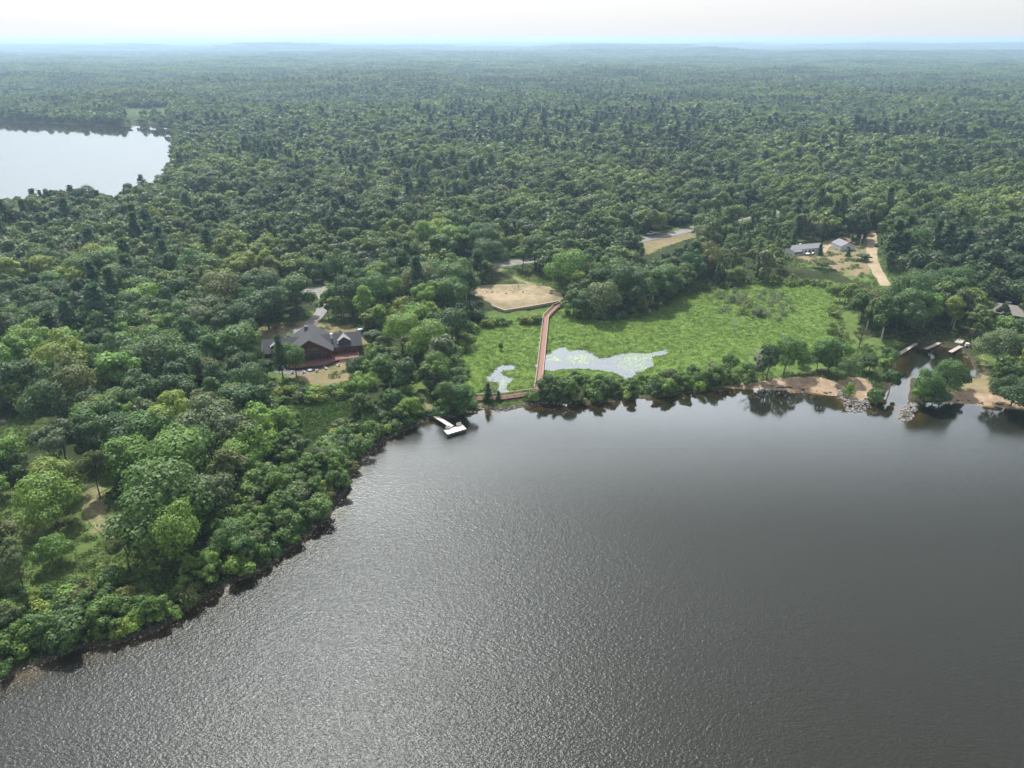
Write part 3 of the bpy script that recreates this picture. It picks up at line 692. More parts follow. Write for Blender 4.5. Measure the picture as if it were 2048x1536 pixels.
# harbour docks
ZH = .55
def hd(a, b, wd_, lab): dock('harbor_dock', unp(*a, ZH), unp(*b, ZH), wd_, ZH, M_DOCKG, lab)
hd((1834,686),(1793,711), 1.3, 'weathered dock furthest left in the small boat basin')
hd((1895,678),(1851,698), 1.3, 'weathered dock in the middle of the three in the boat basin')
hd((1922,692),(1900,704), 1.4, 'short weathered dock beside the concrete pad in the boat basin')
q = [unp(a, b) for a, b in ((1915,682),(1929,685),(1922,693),(1907,690))]
z = max(H1(*p_) for p_ in q)
tag(MB().poly(q, z-.5, z+.12).build('concrete_pad', M_CONC), 'pale concrete slab at the head of the boat basin', 'slab')
x, y = unp(1937, 697); r = empty('boat_lift', (x, y, H1(x, y)), R_(-18), 'red machine with a white box on the bank right of the boat basin', 'machine')
MB().box(-.2, 1.6, -.7, .7, .25, 1.15).build('body', M_RED, r); MB().box(-1.3, -.25, -.55, .55, .3, 1.45).build('tank', M_WHITE, r)
MB().box(-1.5, 1.8, -.75, .75, .12, .25).build('frame', M_METAL, r)
for s in (-1, 1):
    for xx in (-.9, 1.1): MB().tube([(xx, s*.82, .3), (xx, s*.66, .3)], .3, 12).build('wheel', M_RUBBER, r)
# white house, shed, cabin
def gable_house(name, px, py, L, Wd, hw, rise, rot, wallm, roofm, label, cat, over=.4):
    x, y = unp(px, py); z = H1(x, y); r = empty(name, (x, y, z-.1), rot, label, cat)
    MB().prism([(-Wd/2, 0), (Wd/2, 0), (Wd/2, hw), (0, hw+rise), (-Wd/2, hw)], -L/2, L/2, 'x').build('wall', wallm, r)
    k = rise/(Wd/2); o_ = over
    MB().prism([(-Wd/2-o_, hw-k*o_+.02), (0, hw+rise+.02), (Wd/2+o_, hw-k*o_+.02), (Wd/2+o_, hw-k*o_+.2), (0, hw+rise+.22), (-Wd/2-o_, hw-k*o_+.2)], -L/2-o_, L/2+o_, 'x').build('roof', roofm, r)
    EXCL.append((x, y, L*.55))
    return r
def hwin(r, x0, x1, y, z0, z1):
    f = MB().box(x0-.08, x1+.08, y-.07, y+.02, z0-.08, z1+.08).build('window', M_WHITE, r); MB().box(x0, x1, y-.1, y-.05, z0, z1).build('pane', M_GLASS, f)
hrot = R_(17)
h = gable_house('white_house', 1604, 511, 19, 6.6, 2.9, 1.3, hrot, M_SIDE, M_SHINGG, 'long low white house with a grey roof beside the sandy drive', 'house')
for x in (-3.6, -1.6, .8, 3.0, 5.6, 7.4): hwin(h, x, x+1.2, -3.3, 1.2, 2.2)
pc = MB().box(-9.3, -4.6, -5.0, -3.32, 0, 2.35).build('sun_porch', M_WHITE, h)
MB().prism([(-5.3, 2.36), (-3.2, 2.75), (-3.2, 2.9), (-5.3, 2.5)], -9.6, -4.3, 'x').build('porch_roof', M_SHINGG, pc)
for k in range(4): MB().box(-9.0+k*1.15, -8.15+k*1.15, -5.06, -4.98, .9, 2.0).build('window', M_GLASS, pc)
MB().box(-4.5, 2.0, -5.0, -3.32, .45, .6).build('porch_deck', M_DOCKG, h)
dd = MB().box(-.3, .6, -3.38, -3.28, .6, 2.5).build('door', M_WHITE, h)
MB().box(-2.2, -1.4, .2, 1.0, 3.9, 4.7).build('chimney', M_WHITE, h)
h = gable_house('garage', 1684, 503, 8.2, 8.0, 2.6, 1.7, R_(100), M_SIDE, M_SHINGG, 'small pale gabled garage right of the long white house', 'garage')
f = MB().box(-4.16, -4.08, -1.0, .4, 1.4, 2.1).build('window', M_GLASS, h); MB().box(-4.2, -4.1, -3.4, -2.5, .1, 2.1).build('door', M_WHITE, h)
x, y = unp(1617, 517); r = empty('motorboat', (x, y, H1(x, y)+.1), R_(20), 'white motorboat parked on the lawn in front of the long white house', 'boat')
b = MB(); hull = [(-2.6, 1.0), (1.2, 1.0), (2.9, 0)]
b.add([(-2.6,-1,.95),(1.2,-1,.95),(3,0,1.1),(1.2,1,.95),(-2.6,1,.95),(-2.5,-.5,.35),(1.3,-.4,.35),(2.3,0,.5),(1.3,.4,.35),(-2.5,.5,.35)],
      [(0,1,2,3,4),(5,9,8,7,6),(0,5,6,1),(1,6,7,2),(2,7,8,3),(3,8,9,4),(4,9,5,0)]); b.build('hull', M_WHITE, r)
MB().box(-.2, .8, -.7, .7, .95, 1.45).build('windshield', M_GLASS, r); MB().box(-2.95, -2.6, -.2, .2, .4, 1.3).build('outboard_motor', M_METAL, r)
cb = gable_house('lake_cabin', 2006, 640, 14, 9.5, 2.7, 2.1, R_(-33), M_BROWNW, M_SHINGB, 'brown cabin with a weathered grey roof among trees at the right edge', 'cabin', .8)
for x in (-4.5, -1.5, 2.2): hwin(cb, x, x+1.5, -4.75, 1.1, 2.2)
MB().box(-1.0, 1.0, .7, 1.5, 4.4, 5.6).build('chimney', M_STONE, cb)
x, y = unp(1716, 509); r = empty('utility_pole', (x, y, H1(x, y)-.3), .3, 'pale wooden utility pole with a transformer beside the garage', 'utility pole')
MB().tube([(0, 0, 0), (0, 0, 9.2)], [.2, .14], 8).build('pole', M_WHITE if False else M_BIRCH, r); MB().box(-1.1, 1.1, -.07, .07, 8.3, 8.45).build('crossarm', M_BIRCH, r)
MB().tube([(.35, 0, 6.9), (.35, 0, 7.8)], .24, 10).build('transformer', M_WHITE, r)
# ================================================================== VEGETATION
def quads(C, Nn, S, r, asp=.75):
    """leaf-clump faces at C facing Nn with size S"""
    n = len(C); Nn = Nn/np.linalg.norm(Nn, axis=1)[:, None]
    t = r.normal(size=(n, 3)); u = np.cross(Nn, t); u /= np.linalg.norm(u, axis=1)[:, None]; v = np.cross(Nn, u)
    s = S[:, None]/2; a = asp*r.uniform(.7, 1.25, (n, 1))
    V = np.stack([C-u*s*r.uniform(.6, 1.1, (n, 1)), C-v*s*a, C+u*s*r.uniform(.6, 1.1, (n, 1)), C+v*s*a], 1)
    V[:, 0] -= Nn*s*.35; V[:, 2] -= Nn*s*.35
    return V.reshape(-1, 3)
def crown_mesh(name, seed, H, R, nl, nq, ls, shape='round', bare=0.):
    r = np.random.default_rng(seed)
    zc, rz = {'round': (.52, .46), 'tall': (.52, .47), 'wide': (.52, .44), 'shrub': (.5, .48), 'open': (.64, .33)}[shape]
    cen = []; rad = []
    for i in range(nl):
        d = r.normal(size=3); d /= np.linalg.norm(d); d[2] = abs(d[2])*1.25-.55 if r.random() < .8 else d[2]
        k = r.uniform(.45, .82)
        c = np.array([d[0]*R*k, d[1]*R*k, H*zc+d[2]*H*rz*k]); cen.append(c); rad.append(R*r.uniform(.28, .50)*(1.0 if shape != 'open' else .7))
    cen = np.array(cen); rad = np.array(rad)
    ang_ = np.arctan2(cen[:, 1], cen[:, 0]); cen[:, :2] *= (1+.26*np.sin(2*ang_+r.uniform(0, 6))+.16*np.sin(3*ang_+r.uniform(0, 6)))[:, None]; rad *= r.uniform(.75, 1.2, nl); cen[:, :2] += r.normal(size=2)*R*.12
    cen[:, 2] = np.minimum(cen[:, 2], H*.985-rad*.9)
    w_ = rad**2/np.sum(rad**2); lob = r.choice(nl, size=int(nq*1.7), p=w_)
    d = r.normal(size=(len(lob), 3)); d[:, 2] += .35; d /= np.linalg.norm(d, axis=1)[:, None]
    C = cen[lob]+d*(rad[lob]*np.where(r.random(len(lob)) < .08, r.uniform(1.1, 1.4, len(lob)), r.uniform(.72, 1.1, len(lob))))[:, None]*np.array([1, 1, .85])
    dist = np.linalg.norm(C[:, None, :]-cen[None], axis=2)/rad[None]; dist[np.arange(len(lob)), lob] = 9
    ok = dist.min(1) > .78; C = C[ok][:nq]; d = d[ok][:nq]
    S = ls*r.uniform(.55, 1.35, len(C))
    V = quads(C, d+r.normal(size=d.shape)*.30+np.array([0, 0, .2]), S, r)
    return V, np.arange(len(V)).reshape(-1, 4), cen, rad
def trunk_mb(seed, H, R, cen, th=.0135, lean=.0, n=6, limbs=8):
    r = random.Random(seed); m = MB(); lx, ly = r.uniform(-1, 1)*R*.18, r.uniform(-1, 1)*R*.18
    pts = [(0, 0, -.4), (lx*.2, ly*.2, H*.2), (lx*.7, ly*.7, H*.45), (lx, ly, H*.78)]; rd = [H*th*1.25, H*th, H*th*.7, H*th*.25]
    m.tube(pts, rd, n)
    idx = list(range(len(cen))); r.shuffle(idx)
    for i in idx[:limbs]:
        c = cen[i]; t = r.uniform(.28, .5); b = (lx*.6, ly*.6, H*t); md = ((b[0]+c[0])/2, (b[1]+c[1])/2, (b[2]+c[2])/2-.05*H*r.random())
        m.tube([b, md, tuple(c)], [H*th*.45, H*th*.3, H*th*.1], 4)
    return m
def pine_crown(seed, H, R, nq, ls, kind='spruce'):
    r = np.random.default_rng(seed); C = []; Nn = []
    z0 = {'spruce': .08, 'pine': .30, 'young': .06}[kind]; lev = {'spruce': 15, 'pine': 9, 'young': 10}[kind]; per = max(2, nq//(lev*7))
    for i in range(lev):
        t = i/(lev-1); z = H*(z0+(1-z0)*t)
        rr = R*(1-t)**(.85 if kind != 'pine' else .6)+.12
        if kind == 'pine': rr *= r.uniform(.6, 1.15); nb = 6
        else: rr *= r.uniform(.85, 1.1); nb = 7
        for b in range(nb):
            a = r.uniform(0, 6.28); L = rr*r.uniform(.65, 1.15)
            for k in range(per):
                u = r.uniform(.15, 1)**.7
                C.append((math.cos(a)*L*u+r.normal()*.12*R, math.sin(a)*L*u+r.normal()*.12*R, z-(.22 if kind != 'pine' else -.10)*L*u+r.normal()*.02*H))
                Nn.append((math.cos(a)*.5+r.normal()*.4, math.sin(a)*.5+r.normal()*.4, .8+r.normal()*.3))
    C = np.array(C); Nn = np.array(Nn); C[:, 2] = np.clip(C[:, 2], .05*H, H*1.01)
    V = quads(C, Nn, ls*r.uniform(.6, 1.3, len(C)), r)
    return V, np.arange(len(V)).reshape(-1, 4)
SHAPES = ['round', 'wide', 'tall', 'round', 'open', 'tall', 'wide', 'round']
H0 = 13.0; R0 = [4.6, 5.2, 3.3, 4.2, 4.2, 3.0, 4.8, 3.8]
HI = []      # (crown mesh, trunk mesh)
for k, sh in enumerate(SHAPES):
    V, F, cen, rad = crown_mesh('c', 100+k, H0, R0[k], 17 if sh != 'tall' else 14, 4600, .52, sh)
    cm = npmesh('crown', V, F); cm.materials.append(M_LEAF)
    tb = trunk_mb(k, H0, R0[k], cen).build('trunk', M_BIRCH if sh == 'tall' else M_BARK); tm = tb.data; bpy.data.objects.remove(tb)
    HI.append((cm, tm, R0[k]))
PINE = []
for k, (kd, R) in enumerate((('pine', 3.6), ('spruce', 2.6), ('young', 2.3))):
    V, F = pine_crown(200+k, H0, R, 2600, .7, kd); cm = npmesh('crown', V, F); cm.materials.append(M_LEAF)
    tb = MB().tube([(0, 0, -.4), (0, 0, H0*.5), (0, 0, H0*.95)], [.24, .17, .04], 6).build('trunk', M_BARK); tm = tb.data; bpy.data.objects.remove(tb)
    PINE.append((cm, tm, R))
SHR = []
for k in range(4):
    V, F, cen, rad = crown_mesh('s', 300+k, 3.0, 1.9, 12, 700, .42, 'shrub'); cm = npmesh('foliage', V, F); cm.materials.append(M_LEAF)
    tb = MB()
    for j in range(5): tb.tube([(0, 0, -.2), tuple(cen[j]*.6), tuple(cen[j])], [.06, .04, .02], 4)
    tb = tb.build('stem', M_BARK); tm = tb.data; bpy.data.objects.remove(tb); SHR.append((cm, tm, 1.9))
PAL = {'bright green': (.145, .25, .050), 'mid green': (.085, .160, .042), 'dark green': (.056, .108, .034), 'grey green': (.112, .155, .066),
       'olive': (.115, .14, .042), 'yellow green': (.20, .26, .05), 'blue green': (.050, .108, .046)}
def plant(kind, x, y, H, colour, proto=None, W=None, label=None, group=None, tint=None, rz=None):
    rr = random.Random(int(x*131+y*977)); z = H1(x, y)
    fam = {'broadleaf_tree': HI, 'conifer_tree': PINE, 'shrub': SHR}[kind]; h0 = 3.0 if kind == 'shrub' else H0
    k = proto if proto is not None else rr.randrange(len(fam)); cm, tm, r0 = fam[k]
    s = H/h0; sw = (W/2/r0) if W else s*rr.uniform(1.0, 1.28)
    o = bpy.data.objects.new(kind, None); COL.objects.link(o); o.location = (x, y, z); o.scale = (sw, sw, s); o.rotation_euler = (0, 0, rr.uniform(0, 6.28) if rz is None else rz)
    c = bpy.data.objects.new(cm.name.split('.')[0], cm); COL.objects.link(c); c.parent = o
    col = tint or PAL[colour]; j = rr.uniform(.86, 1.16); c.color = (col[0]*j*rr.uniform(.93, 1.07), col[1]*j, col[2]*j*rr.uniform(.9, 1.1), 1)
    t = bpy.data.objects.new('trunk' if kind != 'shrub' else 'stem', tm); COL.objects.link(t); t.parent = o
    return tag(o, label, {'broadleaf_tree': 'tree', 'conifer_tree': 'tree', 'shrub': 'shrub'}[kind], group)
# ---- visible open ground and water, in pixels: no scattered crown may cover it
OPEN = [np.array(p, float) for p in (
 [(513,662),(560,648),(600,640),(622,620),(622,598),(612,590),(620,582),(700,577),(772,568),(775,580),(665,592),(657,602),(652,640),(700,648),(745,675),(752,695),(712,712),(703,745),(703,765),(650,782),(600,772),(530,740),(515,700)],
 [(750,690),(790,715),(822,755),(805,745),(760,712)],
 [(828,798),(870,814),(905,840),(860,838),(836,824)],
 [(940,585),(975,575),(1000,560),(985,545),(985,535),(1060,525),(1080,535),(1090,560),(1110,575),(1125,600),(1135,615),(1150,640),(1230,642),(1290,628),(1340,600),(1380,585),(1430,577),(1500,572),(1580,572),(1645,578),(1668,605),(1690,620),(1715,655),(1745,685),(1790,690),(1790,702),(1750,700),(1700,695),(1670,690),(1640,680),(1600,690),(1560,680),(1500,690),(1440,697),(1420,718),(1350,728),(1310,740),(1250,752),(1220,745),(1130,733),(1085,742),(1065,760),(1056,790),(958,792),(945,760),(925,720),(925,690),(945,650),(985,630),(960,605)],
 [(1565,752),(1600,742),(1650,748),(1690,765),(1735,762),(1760,795),(1735,812),(1690,812),(1660,795),(1480,777),(1560,768)],
 [(1790,712),(1833,685),(1900,672),(1945,650),(1960,660),(1945,690),(1965,740),(1990,770),(1985,800),(2048,812),(2048,830),(1900,806),(1885,785),(1920,760),(1900,740),(1850,745),(1825,750),(1818,815),(1800,845),(1750,830),(1785,770)],
 [(1262,492),(1345,468),(1405,457),(1412,462),(1395,474),(1350,496),(1285,518)],
 [(1572,497),(1640,482),(1668,474),(1700,480),(1735,482),(1748,480),(1750,512),(1765,525),(1800,530),(1825,535),(1800,560),(1775,582),(1755,570),(1735,556),(1690,556),(1650,545),(1590,530),(1575,522)],
 [(1675,615),(1702,618),(1722,650),(1750,678),(1800,682),(1830,684),(1800,705),(1755,695),(1720,745),(1700,760),(1690,700),(1680,660)],
 [(1980,608),(2060,604),(2060,640),(1992,636)], [(1936,636),(1950,634),(1960,648),(1950,656)],
 [(165,1000),(215,980),(250,985),(262,1040),(268,1100),(315,1135),(325,1175),(250,1190),(180,1165),(140,1195),(60,1210),(40,1190),(130,1130),(150,1090),(170,1060),(175,1030)],
 [(-10,1000),(60,1015),(50,1050),(-10,1065)], [(-10,852),(20,850),(80,860),(90,880),(60,905),(-10,870)],
 [(600,822),(680,812),(732,828),(725,850),(680,865),(640,888),(612,880),(602,850)],
 [(500,768),(560,766),(600,772),(690,790),(700,806),(640,810),(600,815),(560,798)],
 [(-60,239),(100,246),(265,252),(344,262),(340,300),(330,335),(305,356),(262,370),(235,386),(212,383),(150,366),(100,376),(40,388),(0,392),(-60,398)],
 [(240,224.5),(338,225.5),(328,231.5),(250,232.5)])]
OPEN += [np.array(p, float) for p in ([(200,110.5),(258,110.5),(258,116),(200,116)], [(1990,125),(2060,125),(2060,132),(1990,132)])]
def open_hit(x, y, z, H, R, far=False):
    hit = np.zeros(len(x), bool); P = OPEN if not far else OPEN[-4:]
    for ox, hz_ in ((0, 1.0), (-.8, .66), (.8, .66), (0, .45), (0, .15)):
        px, py, d = proj(x+R*ox, y-(R*.6 if hz_ < .5 else 0), z+H*hz_)
        for q in P: hit |= sdf(q, px, py) > .5
    return hit
HAND = [  # px, ytop, ybase, width px, kind, proto, colour, label
 (568,672,768,40,'conifer_tree',0,'dark green','tall dark pine standing left in front of the log lodge'),
 (594,677,760,50,'broadleaf_tree',0,'mid green','mid green tree touching the dark pine in front of the log lodge'),
 (538,716,768,40,'broadleaf_tree',3,'dark green','small dark tree below the left wing of the log lodge'),
 (504,682,758,52,'broadleaf_tree',5,'mid green','upright green tree at the left end of the log lodge'),
 (479,690,765,44,'broadleaf_tree',3,'mid green','green tree second left of the log lodge wing'),
 (748,655,712,46,'broadleaf_tree',4,'grey green','pale open-crowned tree at the right end of the log lodge'),
 (716,704,772,48,'broadleaf_tree',0,'dark green','dark round tree below the right end of the lodge deck'),
 (742,712,775,42,'broadleaf_tree',5,'bright green','bright narrow tree beside the dark tree below the lodge deck'),
 (658,575,645,34,'broadleaf_tree',5,'bright green','bright narrow tree right beside the grey lodge driveway'),
 (706,540,640,66,'broadleaf_tree',0,'dark green','big dark tree right of the lodge driveway under the road'),
 (684,560,642,50,'broadleaf_tree',3,'mid green','tree between the lodge driveway and the big dark tree'),
 (899,752,822,48,'broadleaf_tree',0,'mid green','leafy tree on the bank right of the T-shaped dock path'),
 (927,762,822,54,'broadleaf_tree',3,'mid green','leafy tree on the bank between the lake dock and the red walkway'),
 (874,776,810,26,'broadleaf_tree',3,'mid green','small tree above the shore end of the T-shaped dock'),
 (976,766,805,22,'conifer_tree',1,'dark green','small dark spruce in front of the left end of the red walkway'),
 (997,782,803,14,'conifer_tree',1,'blue green','smallest spruce in front of the red shore walkway'),
 (820,786,842,42,'broadleaf_tree',0,'bright green','bright round tree just left of the dock path'),
 (790,768,838,50,'broadleaf_tree',2,'mid green','taller tree left of the bright tree by the dock path'),
 (1850,732,806,56,'broadleaf_tree',0,'mid green','left of the large crowns on the spit by the channel'),
 (1882,712,795,64,'broadleaf_tree',1,'mid green','tallest broad tree on the spit between channel and basin'),
 (1907,724,784,44,'broadleaf_tree',3,'dark green','dark tree at the right of the clump on the channel spit'),
 (1836,762,812,36,'broadleaf_tree',3,'bright green','small bright tree at the channel edge of the spit'),
 (1864,768,810,46,'broadleaf_tree',6,'dark green','low dark tree at the lake edge of the spit'),
 (1688,712,768,56,'broadleaf_tree',1,'mid green','broad tree on the sand left of the channel mouth'),
 (1735,706,753,42,'broadleaf_tree',3,'dark green','round tree on the lawn left of the channel'),
 (1775,690,738,40,'broadleaf_tree',0,'mid green','tree over the left bank just below the left basin dock'),
 (1778,722,785,38,'broadleaf_tree',2,'mid green','tall tree leaning over the left bank of the channel'),
 (1697,764,797,30,'shrub',0,'bright green','bright round bush behind the stones of the left jetty'),
 (1752,774,802,40,'shrub',1,'mid green','round bush on the point between left jetty and channel'),
 (1655,664,748,64,'broadleaf_tree',0,'mid green','large tree standing on the beach end of the green lawn'),
 (1632,690,750,44,'broadleaf_tree',6,'mid green','lower tree at the left end of the sandy beach'),
 (1566,666,752,70,'broadleaf_tree',1,'mid green','big round tree where the shore strip ends at the beach'),
 (1532,680,764,50,'broadleaf_tree',3,'dark green','dark tree left of the big round tree at the beach'),
 (1990,654,738,78,'broadleaf_tree',1,'grey green','large pale tree on the bank right of the boat basin'),
 (2030,668,745,50,'broadleaf_tree',0,'mid green','tree behind the large pale tree at the right picture edge'),
 (2020,744,814,72,'broadleaf_tree',6,'dark green','wide dark tree over the right end of the sandy shore'),
 (2056,738,818,60,'broadleaf_tree',0,'dark green','dark tree cut by the right picture edge at the shore'),
 (2012,632,662,42,'shrub',2,'bright green','bright bush in front of the brown cabin roof'),
 (2003,602,652,24,'broadleaf_tree',5,'dark green','dark narrow tree in front of the middle of the brown cabin'),
 (1637,488,517,15,'conifer_tree',1,'blue green','blue spruce at the right end of the long white house'),
 (1694,497,521,14,'conifer_tree',1,'dark green','small spruce in front of the pale garage'),
 (1720,504,534,30,'broadleaf_tree',3,'mid green','round small tree right of the garage below the utility pole'),
 (1772,503,553,32,'conifer_tree',0,'dark green','lone dark pine right of the sandy road'),
 (1641,514,550,42,'broadleaf_tree',0,'olive','olive tree in front of the right end of the white house'),
 (1045,486,550,40,'broadleaf_tree',4,'mid green','left of two roadside trees with bare trunks above the sand lot'),
 (1079,487,552,40,'broadleaf_tree',4,'mid green','right of two roadside trees with bare trunks above the sand lot'),
 (1205,560,642,74,'broadleaf_tree',1,'grey green','large grey green tree at the upper left corner of the marsh'),
 (1160,575,636,44,'broadleaf_tree',3,'mid green','tree just right of the upper end of the boardwalk'),
 (1003,684,702,11,'shrub',3,'grey green','lone small bush in the marsh left of the boardwalk'),
 (120,942,1062,118,'broadleaf_tree',1,'bright green','very broad bright tree just left of the curved dirt track'),
 (22,866,956,74,'broadleaf_tree',0,'bright green','bright dome tree at the left picture edge below the small clearing'),
 (10,950,1015,52,'broadleaf_tree',3,'bright green','small bright tree cut by the left picture edge'),
 (262,812,934,104,'broadleaf_tree',0,'dark green','huge dark dome tree above the curved dirt track'),
 (362,856,960,84,'broadleaf_tree',0,'mid green','broad green dome right of the huge dark dome tree'),
 (332,892,1000,64,'broadleaf_tree',3,'bright green','bright tree left of the tree with an orange patch'),
 (358,932,1022,50,'broadleaf_tree',5,'yellow green','yellowish narrow tree with an orange patch in its top'),
 (370,994,1150,96,'broadleaf_tree',0,'bright green','tall very bright tree right of the left meadow'),
 (142,838,960,84,'broadleaf_tree',4,'grey green','wide grey silvery tree above the broad bright tree'),
 (205,896,1010,58,'broadleaf_tree',4,'olive','olive thin-crowned tree at the upper end of the curved track'),
 (465,906,985,56,'broadleaf_tree',3,'blue green','dark bluish round tree in the middle of the left peninsula'),
 (510,880,965,58,'broadleaf_tree',0,'bright green','bright topped tree beside the dark bluish round tree'),
 (265,1060,1160,66,'broadleaf_tree',4,'olive','olive tree with a visible dark trunk at the meadow edge'),
 (58,1075,1205,70,'broadleaf_tree',4,'grey green','sparse tree with a tall bare trunk in the left meadow'),
 (112,1062,1140,64,'broadleaf_tree',6,'bright green','low bright tree on the meadow below the very broad tree'),
 (418,696,760,44,'broadleaf_tree',5,'bright green','bright narrow tree left of the lodge among darker crowns'),
 (1340,640,0,0,'skip',0,'','')]
HAND += [(a, b, c_, w_, kd_, p_, cl_, f'{o_} of the trees standing dark against the far lake, counted from the left') for (a, b, c_, w_, kd_, p_, cl_), o_ in zip(((8,399,433,28,'broadleaf_tree',0,'dark green'),(36,392,433,24,'broadleaf_tree',4,'dark green'),(78,378,433,30,'conifer_tree',0,'dark green'),(112,371,433,28,'broadleaf_tree',4,'dark green'),(135,388,432,30,'broadleaf_tree',3,'dark green'),(152,370,430,26,'broadleaf_tree',2,'dark green'),(184,366,428,46,'broadleaf_tree',1,'dark green'),(208,378,424,30,'broadleaf_tree',0,'dark green'),(290,350,398,26,'conifer_tree',0,'dark green'),(262,362,404,26,'broadleaf_tree',3,'dark green')), ('first', 'second', 'third', 'fourth', 'fifth', 'sixth', 'seventh', 'eighth', 'tenth', 'ninth'))]
placed = []
for px, yt, yb, wpx, kd, pr, colr, lab in HAND:
    if kd == 'skip': continue
    x, y = unp(px, yb); z = H1(x, y)
    # height from the top pixel at this distance
    lo, hi = .5, 40.
    for _ in range(30):
        md = (lo+hi)/2
        if proj(x, y, z+md)[1] > yt: lo = md
        else: hi = md
    d = proj(x, y, z)[2]; W = wpx*d/FPX
    plant(kd, x, y, lo, colr, pr, W, lab); placed.append((x, y, W*.5, lo))
# orange patch: a cluster of turned leaves on the yellowish tree is its own child
x, y = unp(358, 1022); rr_ = np.random.default_rng(5); c0 = np.array([x-1.2, y-1.5, 12.2])
C = c0+rr_.normal(size=(90, 3))*np.array([.9, .8, .35]); V = quads(C, rr_.normal(size=C.shape)+np.array([0, -.3, 1.]), rr_.uniform(.4, .8, 90), rr_)
M_TURN = simple('turned_leaves', (.38, .13, .03), (.25, .08, .02), 2, .6)
for o in list(COL.objects):
    if o.get('label', '').startswith('yellowish narrow tree'):
        Mi = (Matrix.Translation(o.location) @ Matrix.Rotation(o.rotation_euler.z, 4, 'Z') @ Matrix.Diagonal((*o.scale, 1))).inverted()
        zt = o.location.z+o.scale.z*H0; V[:, 2] += zt*.84-12.2
        V = np.array([tuple(Mi @ Vector(v)) for v in V]); link('turned_leaves', npmesh('turned_leaves', V, np.arange(len(V)).reshape(-1, 4)), o, (M_TURN,))
PL = np.array(placed)
# ---- scatter candidates
def jgrid(x0, x1, y0, y1, s, j=.38):
    X, Y = np.meshgrid(np.arange(x0, x1, s, dtype=float), np.arange(y0, y1, s*.87)); X[1::2] += s/2
    X = X.ravel()+rng.uniform(-j, j, X.size)*s; Y = Y.ravel()+rng.uniform(-j, j, Y.size)*s
    return X, Y
def inview(X, Y, r0, r1, mar=.03):
    r = np.hypot(X, Y); t = np.arctan2(X, Y); half = .66 if mar else .64
    tx = np.abs(X)/(Y*cp+CAM_H*sp)      # perspective half-width
    return (r > r0) & (r < r1) & (Y > 20) & (tx < 1024/FPX*(1+mar)+8/np.maximum(r, 1))
X, Y = jgrid(-800, 800, 30, 1050, 8.4); k = inview(X, Y, 60, 1000, .06); X = X[k]; Y = Y[k]
WD = wdist(X, Y); lkd = -sdf(LAKE, X, Y)
ok = (WD > 1.2) & (pdist(ROAD, X, Y) > 6) & (pdist(DRIVE, X, Y) > 4.5) & (pdist(SROAD[0], X, Y) > 4) & (sdf(LOT, X, Y) < -1.5)
ok &= ~((sdf(MARSH, X, Y) > 0) & (lkd > 15)) & (sdf(FMARSH, X, Y) < 0)
ok &= ~(((sdf(LAWNS[3], X, Y) > 0) | (sdf(LAWNS[4], X, Y) > 0)) & (rng.random(len(X)) > .12))
for ex, ey, er in EXCL: ok &= np.hypot(X-ex, Y-ey) > er
for b in BEACH: ok &= sdf(b, X, Y) < -1
for pl in BW, BW2: ok &= pdist(pl, X, Y) > 2.4
for tr in TRACKS: ok &= pdist(tr, X, Y) > 2.5
SMALLZ = [G(p) for p in ([(400,1120),(440,1030),(540,930),(610,880),(700,930),(705,970),(690,1000),(650,1050),(560,1120),(464,1175),(380,1215),(340,1240),(300,1230),(340,1180)],
  [(-80,1400),(-80,1230),(60,1215),(200,1190),(290,1215),(330,1250),(237,1290),(110,1318)],
  [(1056,815),(1050,782),(1250,768),(1400,762),(1480,756),(1560,760),(1560,782),(1400,788),(1200,808)], [(760,860),(720,880),(760,820),(850,815),(850,845)])]
zs_ = np.full(X.shape, -99.)
for q in SMALLZ: zs_ = np.maximum(zs_, sdf(q, X, Y))
ok &= zs_ < 0
XA, YA = jgrid(-120, 120, 60, 240, 3.7); za = np.full(XA.shape, -99.)
for q in SMALLZ: za = np.maximum(za, sdf(q, XA, YA))
ka = (za > 0) & (wdist(XA, YA) > 1.2) & (pdist(BW, XA, YA) > 2.6) & (pdist(BW2, XA, YA) > 2.2) & (rng.random(len(XA)) < .85); nbig = int(ok.sum())
X, Y = np.concatenate([X[ok], XA[ka]]), np.concatenate([Y[ok], YA[ka]]); tiny = np.arange(len(X)) >= nbig
WD = wdist(X, Y); lkd = -sdf(LAKE, X, Y); Z = Hgt(X, Y, WD)
for hx, hy, hr, hh in placed:
    kk = np.hypot(X-hx, Y-hy) > max(2.2, hr*.75); X, Y, WD, lkd, Z, tiny = X[kk], Y[kk], WD[kk], lkd[kk], Z[kk], tiny[kk]
n_ = len(X); stand = fbm(X/70, Y/70, 3, 40)
Ht = rng.uniform(10, 18.5, n_)*(.78+.5*stand)
edge = np.clip(WD/14, .0, 1); Ht *= np.where((Y < 240), .62+.38*edge, 1)
px_, py_, d_ = proj(X, Y, Z)
STRIP = np.array([(1050,815),(1050,770),(1250,755),(1480,745),(1560,750),(1560,790),(1200,815)], float)
strip = sdf(STRIP, px_, py_) > 0; Ht[strip] = rng.uniform(8.0, 11.5, strip.sum()); Ht[tiny] = rng.uniform(4.6, 8.6, tiny.sum())
YOUNG = G([(1440,575),(1400,560),(1410,500),(1440,470),(1560,450),(1590,500),(1560,560)]); young = sdf(YOUNG, X, Y) > 0
conn = fbm(X/55, Y/55, 2, 50); rnd = rng.random(n_)
con = ((conn > .68) & (rnd < .3)) | (rnd < .02); con &= (np.hypot(X, Y) > 260); con |= young & (rnd < .4)
FPINES = np.array([(880,200),(1300,215),(1480,290),(1200,330),(900,300)], float); con |= (sdf(FPINES, px_, py_) > 0) & (rnd < .14)
